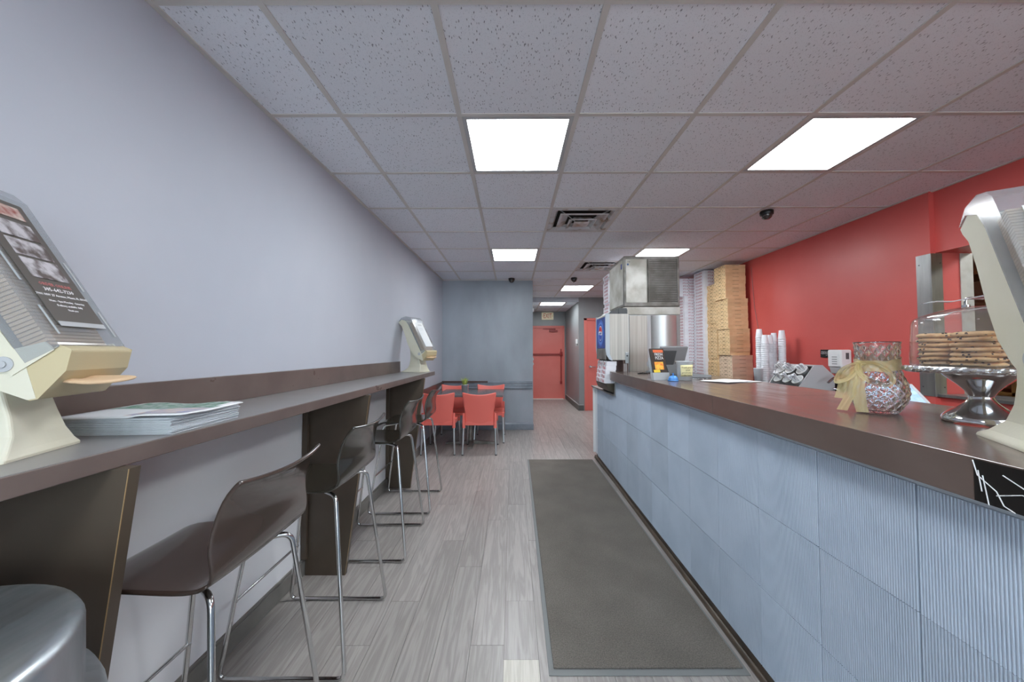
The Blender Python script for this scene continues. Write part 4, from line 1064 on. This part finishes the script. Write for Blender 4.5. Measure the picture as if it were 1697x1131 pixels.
for ci, (cy_, cu, cz_) in enumerate(((-.14, -.10, .10), (-.02, -.10, .10), (.10, -.10, .10), (-.12, -.04, .19), (.02, -.04, .19), (.14, -.04, .19))):
    b = MB(); c0 = Vector((cu + .04, cy_, cz_ - .035)); q = ax.rotation_difference(Vector((0, 0, 1))).inverted().to_matrix().to_4x4()
    b.lathe([(.0, 0), (.045, 0), (.05, .10), (.054, .10), (.054, .106), (.046, .106), (.042, .005), (0, .005)], 20, Matrix.Translation(c0) @ q)
    b.obj('utensil_cup', M['white'], t); cyls.append((c0, q))
kinds = [M['white'], M['tongs'], M['foam']]
um = [MB().box(-.004, -.0015, 0, .004, .0015, .12).cyl((0, 0, .12), .009, .03, 8, .011).mesh('plastic_spoon', m) for m in kinds]
un = 0
for ci, (c0, q) in enumerate(cyls):
    for k in range(8):
        a = random.uniform(0, 2 * PI); r = random.uniform(0, .028)
        off = q @ Vector((r * math.cos(a), r * math.sin(a), random.uniform(.01, .03)))
        o = link('plastic_spoon', um[(ci + k) % 3]); tilt = Matrix.Rotation(random.uniform(-.12, .12), 4, 'X') @ Matrix.Rotation(random.uniform(-.12, .12), 4, 'Y')
        o.matrix_world = Matrix.Translation(Vector((2.86, 3.62, .92)) + c0 + off) @ q @ tilt
        tag(o, 'white plastic cutlery piece standing in the grey utensil organiser', 'cutlery', 'plastic cutlery in the organiser')

# hand wash sign and soap dispenser, tap
t = thing('wall_sign', (3.21, 3.675, 1.302), 'small black hand washing sign with white text on red wall', 'sign')
MB().box(-.008, -.098, -.04, 0, .098, .04).obj('plate', M['black'], t, bevel=.001)
put_text('lettering', text_mesh('Employees Must Wash\nHands Before Returning\nto Work', .0185, .0004), M['whiteink'], t, (-.0086, 0, .0), (0, -1, 0), (0, 0, 1))
t = thing('soap_dispenser', (3.205, 3.50, 1.12), 'white wall-mounted soap dispenser below the black sign', 'soap dispenser')
MB().box(-.105, -.075, .05, 0, .075, .22).obj('case', M['white'], t, bevel=.014, seg=4)
MB().prism([(-.10, .055), (-.085, -.01), (-.03, -.02), (0, .055)], -.06, .06).obj('nozzle_housing', M['lgrey'], t, bevel=.008, seg=3)
MB().box(-.108, -.05, .06, -.105, .045, .18).obj('label', M['paper'], t)
for k in range(4): MB().box(-.1092, -.035, .08 + k * .022, -.108, .02, .088 + k * .022).obj('print_line', M['mgrey'], t)
MB().box(-.06, -.0765, .13, -.03, -.0745, .19).obj('window', M['dgrey'], t)
t = thing('faucet', (3.02, 3.30, .92), 'chrome tap behind the gold ribbon of the vase', 'tap')
MB().cyl((0, 0, 0), .025, .03, 16).tube([(0, 0, .02), (0, 0, .16), (-.10, 0, .17), (-.16, 0, .12)], .011, 10, .05).obj('spout', M['chrome'], t)
for _s in (-1, 1): MB().tube([(.0, _s * .06, .0), (0, _s * .06, .05), (-.04, _s * .08, .06)], .009, 8, .02).obj('handle', M['chrome'], t)

# ------------------------------------------------------------------ jamb guards and kitchen beyond
g1 = struct(MB().box(3.2045, 2.76, .98, 3.21, 2.862, 2.075).box(3.2045, 2.7585, .98, 3.292, 2.7645, 2.075).obj('trim_5', M['steel'], bevel=.001), 'stainless corner guard on the kitchen opening')
for z in (1.05, 2.0): MB().cyl((3.203, 2.84, z), .005, .003, 8, axis='x').cyl((3.275, 2.756, z), .005, .003, 8, axis='y').obj('screw', M['dgrey'], g1)
struct(MB().box(3.43, 2.7585, .98, 3.5255, 2.7645, 2.075).box(3.5205, 2.76, .98, 3.526, 2.86, 2.075).obj('trim_6', M['steel_stain'], bevel=.001), 'stainless corner guard on the kitchen side')
struct(MB().box(3.22, -.6, .98, 3.55, 2.7585, 1.0).obj('window_sill', M['steel']))
struct(MB().box(5.2, -.8, 0, 5.3, 5, 2.62).box(3.52, 4.9, 0, 5.2, 5, 2.62).box(3.52, -.9, 0, 5.3, -.8, 2.62).obj('wall_kitchen', M['creamwall']))
struct(MB().box(3.52, -.8, -.1, 5.2, 4.9, 0).obj('floor_kitchen', M['toe']))
struct(MB().box(3.52, -.8, 2.58, 5.2, 4.9, 2.66).obj('ceiling_kitchen', M['creamwall']))
ceiling_light(4.3, 2.2, 2.55, 'unseen square lit panel added to light the kitchen beyond the opening', L0)  # lamp added for the kitchen lighting, its fixture is out of view
t = thing('kitchen_shelf', (4.95, 3.4, 0), 'brown wall shelf unit in the kitchen seen through the opening', 'shelf')
for z in (.9, 1.35, 1.78, 2.1): MB().box(-.25, -1.2, z, .24, 1.2, z + .03).obj('shelf_board', M['brownbox'], t)
for y in (-1.2, 0, 1.17): MB().box(-.25, y, 0, .24, y + .03, 2.4).obj('upright', M['brownbox'], t)
for k, (y, z, w, h, m, lb) in enumerate(((2.55, 1.81, .26, .2, 'kraft', 'brown carton on the upper kitchen shelf'), (2.95, 1.81, .3, .22, 'brownbox', 'dark carton on the upper kitchen shelf'), (2.6, 1.38, .45, .3, 'paper', 'white sheet-covered tray on the kitchen shelf'),
                                (3.1, 1.38, .3, .2, 'kraft', 'kraft carton beside the white tray in kitchen'), (2.5, .93, .3, .2, 'note', 'yellowish tub on the low kitchen shelf'), (3.0, .93, .35, .22, 'brownbox', 'dark tub on the low kitchen shelf'))):
    tag(MB().box(-.18, -w / 2, 0, .15, w / 2, h).box(-.185, -w / 2 - .004, h - .03, .155, w / 2 + .004, h).obj('storage_box', M[m], loc=(4.93, y, z), bevel=.006), lb, 'box')

# ------------------------------------------------------------------ items on the service counter
# glass vase
VX, VY = 1.262, 1.258; VZ = ctz(VY) + .0004
prof = [(.047, 0), (.051, .002), (.056, .012), (.066, .03), (.0745, .05), (.077, .070), (.075, .092), (.069, .112), (.062, .130), (.057, .148), (.0545, .168), (.055, .190), (.0565, .212), (.058, .230), (.060, .238)]
def interp(pf, n):
    L_ = [0]
    for a, b in zip(pf, pf[1:]): L_.append(L_[-1] + math.hypot(b[0] - a[0], b[1] - a[1]))
    out = []
    for i in range(n + 1):
        s = L_[-1] * i / n; j = max(k for k in range(len(L_)) if L_[k] <= s + 1e-9); j = min(j, len(pf) - 2)
        f = (s - L_[j]) / (L_[j + 1] - L_[j]); out.append((pf[j][0] * (1 - f) + pf[j + 1][0] * f, pf[j][1] * (1 - f) + pf[j + 1][1] * f))
    return out
def diamond(r, z, a):
    if z < .006 or z > .228: return r
    u = a / (2 * PI) * 16; v = z / .034
    p = abs(((u + v) % 1) - .5) * 2; q = abs(((u - v) % 1) - .5) * 2
    return r + .0042 * (min(p, q) - .35)
t = thing('glass_vase', (VX, VY, VZ), 'clear diamond-cut glass vase tied with a gold ribbon bow', 'vase')
op = interp(prof, 72)
b = MB()
outer = [(0, 0)] + op
inner = [(p[0] - .0045, max(p[1], .008)) for p in op if p[1] > .008]
full = outer + [(op[-1][0] + .001, .241), (op[-1][0] - .003, .242)] + inner[::-1] + [(0, .008)]
no = len(outer)
# outer surface gets the diamond relief, the inner one is smooth
cnt = {'i': 0}
vs = []; NA = 160
for idx, (r, z) in enumerate(full):
    for i in range(NA):
        a = 2 * PI * i / NA; rr = diamond(r, z, a) if 0 < idx < no else r
        vs.append((rr * math.cos(a), rr * math.sin(a), z))
fs = [(k * NA + i, k * NA + (i + 1) % NA, (k + 1) * NA + (i + 1) % NA, (k + 1) * NA + i) for k in range(len(full) - 1) for i in range(NA)]
b.add(vs, fs, None, 0, True); b.obj('vase_body', M['glass'], t)
# ribbon: band, knot, loops, tails.   bow faces the viewer's left (-x, -y)
def nr(z): # neck radius
    for a, c in zip(prof, prof[1:]):
        if a[1] <= z <= c[1]: return a[0] + (c[0] - a[0]) * (z - a[1]) / (c[1] - a[1])
    return .08
rg = MB(); P = []
for k in range(7):
    row = []
    for i in range(49):
        a = 2 * PI * i / 48; z = .150 + .037 * k / 6 + .010 * math.sin(a * 1.0 + .9) + .0018 * math.sin(7 * a + k)
        r = nr(z) + .004 + .0012 * math.sin(11 * a + 1.7 * k)
        row.append((r * math.cos(a), r * math.sin(a), z))
    P.append(row)
rg.grid(P); rg.obj('ribbon_band', M['sheer'], t)
fd = Vector((-.72, -.69, 0)).normalized(); sd = Vector((.69, -.72, 0)).normalized()   # forward, image right
kn = Vector((-.985, .10, 0)).normalized() * .058 + fd * .012 + Vector((0, 0, .165))
MB().lathe([(.001, -.012), (.009, -.008), (.012, 0), (.009, .008), (.001, .012)], 12, Matrix.Translation(kn)).obj('knot', M['sheer'], t)
def strip(path, w, name):
    # path: list of (position, width direction); crimped across its width
    P = []
    n = len(path)
    for i, (p, d) in enumerate(path):
        prev = path[max(i - 1, 0)][0]; nxt = path[min(i + 1, n - 1)][0]
        tn = (nxt - prev).normalized(); nn = tn.cross(d).normalized(); row = []
        for j in range(9):
            q = -1 + j / 4.
            row.append(p + d * q * w / 2 + nn * (.0022 * math.sin(j * 1.9 + i * .35) * (1.0 if abs(q) < 1 else .3)))
        P.append(row)
    MB().grid(P).obj(name, M['sheer'], t)
def loop(sg, cx, cz, rx, rz_, tilt, name):
    pts = []
    c0 = kn + sd * cx + Vector((0, 0, cz)) + fd * .016
    for i in range(33):
        a = 2 * PI * i / 32
        u = rx * math.cos(a); v = rz_ * math.sin(a)
        s_ = u * math.cos(tilt) - v * math.sin(tilt); z_ = u * math.sin(tilt) + v * math.cos(tilt)
        rad = (sd * s_ + Vector((0, 0, z_))).normalized()
        near = max(0.0, 1 - (c0 + sd * s_ + Vector((0, 0, z_)) - kn).length / .022)
        d = (fd * .72 + rad * .69 * (1 if i % 1 == 0 else 1)).normalized() * (1 - .6 * near)
        pts.append((c0 + sd * s_ + Vector((0, 0, z_)) + fd * .006 * math.sin(2 * a), d))
    strip(pts, .026, name)
loop(1, .040, -.030, .046, .027, R(-36), 'ribbon_loop'); loop(-1, -.028, -.030, .040, .014, R(48), 'ribbon_loop')
def tail(path, w, name='ribbon_tail'):
    path = [Vector(p) for p in path]; fine = []
    for a_, b_ in zip(path, path[1:]):
        for k in range(4): fine.append(a_.lerp(b_, k / 4))
    fine.append(path[-1]); pts = []
    for i, p in enumerate(fine):
        u = i / (len(fine) - 1)
        pts.append((kn + sd * p.x + Vector((0, 0, p.y)) + fd * p.z, (sd + fd * .45 * math.sin(u * 5 + p.x * 60)).normalized() * min(1, .3 + u * 2.2)))
    strip(pts, w, name)
tail([(0, 0, .0), (-.010, -.035, .012), (-.018, -.07, .020), (-.022, -.105, .022), (-.034, -.135, .022), (-.044, -.160, .024)], .030)
tail([(0, 0, .0), (.004, -.04, .014), (.000, -.08, .024), (.002, -.12, .026), (.004, -.140, .026), (.008, -.161, .028)], .033)
tail([(0, 0, .0), (-.022, -.02, .006), (-.036, -.05, .010), (-.044, -.085, .012), (-.052, -.12, .012)], .028)
# cookie stand
KX, KY = 1.37, 1.065; KZ = ctz(KY)
t = thing('cake_stand', (KX, KY, KZ), 'polished steel pedestal cake stand holding the cookies', 'cake stand')
MB().lathe([(0, 0), (.076, 0), (.080, .003), (.080, .010), (.077, .017), (.070, .026), (.050, .042), (.034, .058), (.026, .070), (.0235, .078), (.025, .081), (.0265, .084), (.033, .096), (.046, .112), (.060, .126), (.072, .138), (.078, .148), (.078, .152), (0, .152)], 64).obj('pedestal', M['polish'], t)
_rf = random.Random(5)
def crinkle(r, z, a): return r if r < .146 else r + _rf.uniform(-.0018, .0018)
MB().lathe([(0, .147), (.146, .147), (.152, .149), (.1555, .153), (.1565, .158), (.155, .163), (.150, .166), (.145, .1664), (0, .1664)], 150, fn=crinkle, smooth=False).obj('foil_plate', M['foil'], t)
t = thing('cake_dome', (KX, KY, KZ + .1665), 'clear acrylic dome cover over the cookie stacks', 'dome')
o = MB().lathe([(.1405, 0), (.140, .03), (.1365, .125), (.134, .138), (.128, .146), (.118, .151), (.08, .166), (.04, .175), (0, .177)], 80).obj('shell', M['acrylic'], t); solid(o, .003)
MB().tube([(-.035, 0, .176), (-.035, 0, .20), (.035, 0, .20), (.035, 0, .176)], .004, 10, .012).cyl((-.035, 0, .174), .009, .006, 14).cyl((.035, 0, .174), .009, .006, 14).obj('handle', M['chrome'], t)
# cookies
def cookie_mesh(seed):
    rnd = random.Random(seed); b = MB(); n = 28
    wv = [rnd.uniform(-.0028, .0028) for _ in range(n)]
    prof = [(0.0, 0), (.041, 0), (.0475, .0025), (.050, .006), (.0475, .0095), (.040, .0125), (.025, .0138), (0, .014)]
    vs = []
    for (r, z) in prof:
        for i in range(n):
            a = 2 * PI * i / n; rr = r + (wv[i] if r > .035 else 0); zz = z + (.0012 * math.sin(3 * a + seed) if z > 0 else 0)
            vs.append((rr * math.cos(a), rr * math.sin(a), zz))
    b.add(vs, [(k * n + i, k * n + (i + 1) % n, (k + 1) * n + (i + 1) % n, (k + 1) * n + i) for k in range(len(prof) - 1) for i in range(n)], None, 0, True)
    for _ in range(16):
        a = rnd.uniform(0, 2 * PI); r = rnd.choice((.048, .0485, .038, .022)); z = rnd.uniform(.004, .009) if r > .045 else .0126
        b.cyl((r * math.cos(a), r * math.sin(a), z - .002), .0032, .0045, 6, .002, mi=1)
    return b.mesh('cookie', [M['cookie'], M['chip']])
cms = [cookie_mesh(s) for s in range(5)]
PZ = KZ + .1665
for (dx, dy, n, nm) in ((-.032, .066, 7, 'left'), (-.062, -.045, 7, 'front'), (.068, .048, 7, 'rear'), (.045, -.066, 7, 'right')):
    for k in range(n):
        o = link('cookie', cms[(k * 2 + n) % 5], loc=(KX + dx + random.uniform(-.004, .004), KY + dy + random.uniform(-.004, .004), PZ + k * .0142), rotz=random.uniform(0, 6))
        tag(o, ('topmost cookie of the %s stack under the clear dome' % nm) if k == n - 1 else 'chocolate chip cookie, %s from the top of the %s stack under the dome' % (nth(n - k), nm), 'cookie', 'cookies under the clear dome')
# tongs lying across the dome
t = thing('serving_tongs', (KX - .030, KY - .01, PZ + .158), 'clear plastic serving tongs lying across the dome top', 'tongs', rz=R(-12))
MB().ribbon([((-.11, 0, -.022), (0, 1, 0)), ((-.09, 0, -.020), (0, 1, 0)), ((-.05, 0, -.001), (0, 1, 0)), ((.03, 0, .010), (0, 1, 0)), ((.13, 0, .010), (0, 1, 0))], .018).obj('arm', M['tongs'], t)
MB().ribbon([((-.115, 0, .026), (0, 1, 0)), ((-.09, 0, .032), (0, 1, 0)), ((-.05, 0, .030), (0, 1, 0)), ((.03, 0, .046), (0, 1, 0)), ((.10, 0, .040), (0, 1, 0)), ((.13, 0, .012), (0, 1, 0))], .018).obj('arm', M['tongs'], t)
for c in t.children: solid(c, .003)
# red coaster ring below the stand
tag(MB().lathe([(0, 0), (.036, 0), (.036, .0012), (0, .0012)], 32).obj('coaster', mat('red brown coaster', rgb(168, 74, 62), .6), loc=(1.318, 1.045, ctz(1.045) - .0002)), 'thin red disc half under the cake stand foot', 'coaster')

# flyer holder
t = thing('flyer_holder', (1.06, 2.57, ctz(2.56)), 'clear angled flyer holder with a dark food leaflet', 'flyer holder', rz=R(12))
tl = Matrix.Rotation(R(-16), 4, 'X')
MB().box(-.065, 0, 0, .065, .003, .055, tl).box(-.065, .028, 0, .065, .031, .17, tl).box(-.065, 0, 0, -.062, .03, .055, tl).box(.062, 0, 0, .065, .03, .055, tl).obj('pocket', M['frost'], t)
MB().box(-.065, -.005, 0, .065, .085, .004).obj('foot', M['frost'], t)
lf = MB().box(-.055, .006, .01, .058, .012, .235, tl).obj('leaflet', mat('dark leaflet print', rgb(66, 58, 54), .3), t, bevel=.001)
MB().box(-.05, .014, .012, .062, .024, .232, tl).obj('leaflet', M['dgrey'], t, bevel=.001)
MB().box(-.03, .0052, .205, .05, .006, .225, tl).obj('print_band', mat('orange band print', rgb(216, 104, 62), .6), lf)
MB().box(-.035, .0052, .078, .035, .006, .135, tl).obj('food_picture', M['orange'], lf)
MB().box(-.050, .0052, .058, .0, .006, .077, tl).obj('print_band', mat('yellow band print', rgb(226, 196, 60), .6), lf)
put_text('print', text_mesh('FRESH\nPIZZA', .03, .0003, sx=.8), M['whiteink'], t, (.008, .0495, .168), (1, 0, 0), (0, math.sin(R(16)), math.cos(R(16))))
# bell
t = thing('counter_bell', (1.105, 2.50, ctz(2.5)), 'small bright blue counter bell', 'bell')
MB().lathe([(0, 0), (.034, 0), (.036, .004), (.034, .009), (.028, .011)], 28).obj('base', M['bluebell'], t)
MB().lathe([(.032, .012), (.031, .018), (.026, .028), (.017, .036), (.006, .039), (0, .0392)], 28).obj('dome', M['bluebell'], t)
MB().cyl((0, 0, .038), .004, .014, 10).cyl((0, 0, .050), .006, .004, 10).obj('button', M['bluebell'], t)
# tub with sticky note
t = thing('plastic_tub', (1.205, 2.545, ctz(2.54)), 'frosted plastic tub with a handwritten yellow note', 'tub')
MB().lathe([(0, .001), (.046, .001), (.048, .003), (.057, .128), (.061, .130), (.061, .136), (.055, .136), (.046, .006), (0, .006)], 32).obj('tub_body', M['frost'], t)
P = []
for j in range(5):
    z = .03 + .078 * j / 4; row = []
    for i in range(9):
        a = R(-90 - 46 + 92 * i / 8) + R(-5); r = .0495 + .009 * z / .128 + .0012; row.append((r * math.cos(a), r * math.sin(a), z + .004 * i / 8))
    P.append(row)
o = MB().grid(P).obj('note', M['note'], t); solid(o, .0006)
for k, s in enumerate(('Thank you for', 'your', 'generosity to', 'the team')):
    put_text('handwriting', text_mesh(s, .015, .0002), M['blackink'], t, (-.004, -.0595, .093 - k * .018), (1, -.08, 0), (0, -.06, 1))
# pos terminal
t = thing('pos_terminal', (1.37, 3.18, ctz(3.18)), 'grey point of sale screen seen from behind on the counter', 'terminal', rz=R(8))
MB().prism([(-.05, 0), (.09, 0), (.08, .02), (.03, .10), (.0, .10), (-.04, .02)], -.05, .05, Matrix.Rotation(-PI / 2, 4, 'Z')).obj('stand', M['dgrey'], t, bevel=.004)
tl = Matrix.Translation((0, .0, .05)) @ Matrix.Rotation(R(24), 4, 'X')
MB().box(-.125, -.012, 0, .125, .012, .21, tl).obj('screen_housing', M['mgrey'], t, bevel=.006, seg=3)
MB().box(-.10, -.022, .04, .02, -.012, .18, tl).obj('rear_cover', M['dgrey'], t, bevel=.003)
MB().box(-.112, .012, .015, .112, .014, .195, tl).obj('screen', M['screen_d'], t)
t = thing('barcode_scanner', (1.315, 3.34, ctz(3.34)), 'dark grey hand scanner with a round silver end', 'scanner', rz=R(20))
MB().cyl((-.075, 0, .085), .028, .04, 20, axis='x').obj('head_ring', M['lgrey'], t)
MB().cyl((-.035, 0, .085), .027, .10, 20, .022, axis='x').obj('body', M['dgrey'], t)
MB().prism([(-.02, .0), (.06, .0), (.07, .07), (-.02, .065)], -.02, .02).box(-.07, -.045, 0, .09, .045, .022).obj('cradle', M['mgrey'], t, bevel=.004)
tag(MB().tube([(1.20, 3.36, ctz(3.3) + .004), (1.22, 3.25, ctz(3.3) + .004), (1.17, 3.16, ctz(3.3) + .004), (1.10, 3.22, ctz(3.3) + .004), (1.16, 3.30, ctz(3.3) + .004), (1.30, 3.28, ctz(3.3) + .004)], .0035, 6, .04).obj('cable', M['black']), 'thin black cable coiled beside the scanner on the counter', 'cable')
# keys, tray, papers
t = thing('key_ring', (1.36, 2.60, ctz(2.6)), 'bunch of silver keys beside the plastic tub', 'keys')
MB().tube([(.018 * math.cos(a), .018 * math.sin(a), .004) for a in [R(q) for q in range(0, 361, 30)]], .0015, 6).obj('ring', M['polish'], t)
for k in range(5):
    a = k * 1.25 + .3; T_ = Matrix.Rotation(a, 4, 'Z') @ Matrix.Translation((.016, 0, .001 + k * .0025))
    MB().cyl((.012, 0, 0), .012, .0022, 14, mx=T_).box(.02, -.003, 0, .055, .003, .002, T_).obj('key', M['polish'], t)
t = thing('stapler', (1.41, 2.72, ctz(2.72)), 'grey stapler lying behind the keys', 'stapler', rz=R(-8))
MB().box(-.07, -.014, 0, .07, .014, .008).obj('base', M['dgrey'], t, bevel=.003)
MB().prism([(-.07, .008), (.07, .012), (.07, .026), (-.07, .034)], -.012, .012).obj('arm', M['mgrey'], t, bevel=.004)
for k, (x, y, a, lb) in enumerate(((1.44, 2.45, 28, 'white paper sheet on the counter before the brown boxes'), (1.50, 2.47, 12, 'second white sheet partly under the first on the counter'))):
    P = [[(-.14 + .28 * i / 10, -.10 + .2 * j / 6, .0015 + .003 * (1 + math.sin(i * .9 + j)) * (.4 if k == 0 else .1)) for j in range(7)] for i in range(11)]
    o = MB().grid(P).obj('paper_sheet', M['paper'], loc=(x, y, ctz(y) + (.002 if k == 0 else 0.0008)), rotz=None) if False else None
    o = link('paper_sheet', MB().grid(P).mesh('paper_sheet', M['paper']), loc=(x, y, ctz(y) + (.003 if k == 0 else .0006)), rotz=R(a)); solid(o, .0006)
    tag(o, lb, 'paper', 'paper sheets on the service counter')
# touch screen tablet on the staff shelf
t = thing('order_screen', (1.80, 1.70, .87), 'small lit touch screen behind the counter right of the vase', 'screen', rz=R(-14))
tl = Matrix.Translation((0, 0, .215)) @ Matrix.Rotation(R(-52), 4, 'X')
MB().box(-.12, 0, -.02, .12, .022, .13, tl).obj('housing', M['dgrey'], t, bevel=.005)
MB().box(-.108, -.0015, -.010, .108, 0, .12, tl).obj('screen', M['screen'], t)
MB().box(-.12, -.003, .12, .12, .0, .13, tl).box(.108, -.003, -.02, .12, 0, .12, tl).obj('bezel', M['lgrey'], t)
MB().cyl((0, .05, 0), .07, .01, 24).cyl((0, .05, .01), .02, .23, 14).obj('stand', M['black'], t)
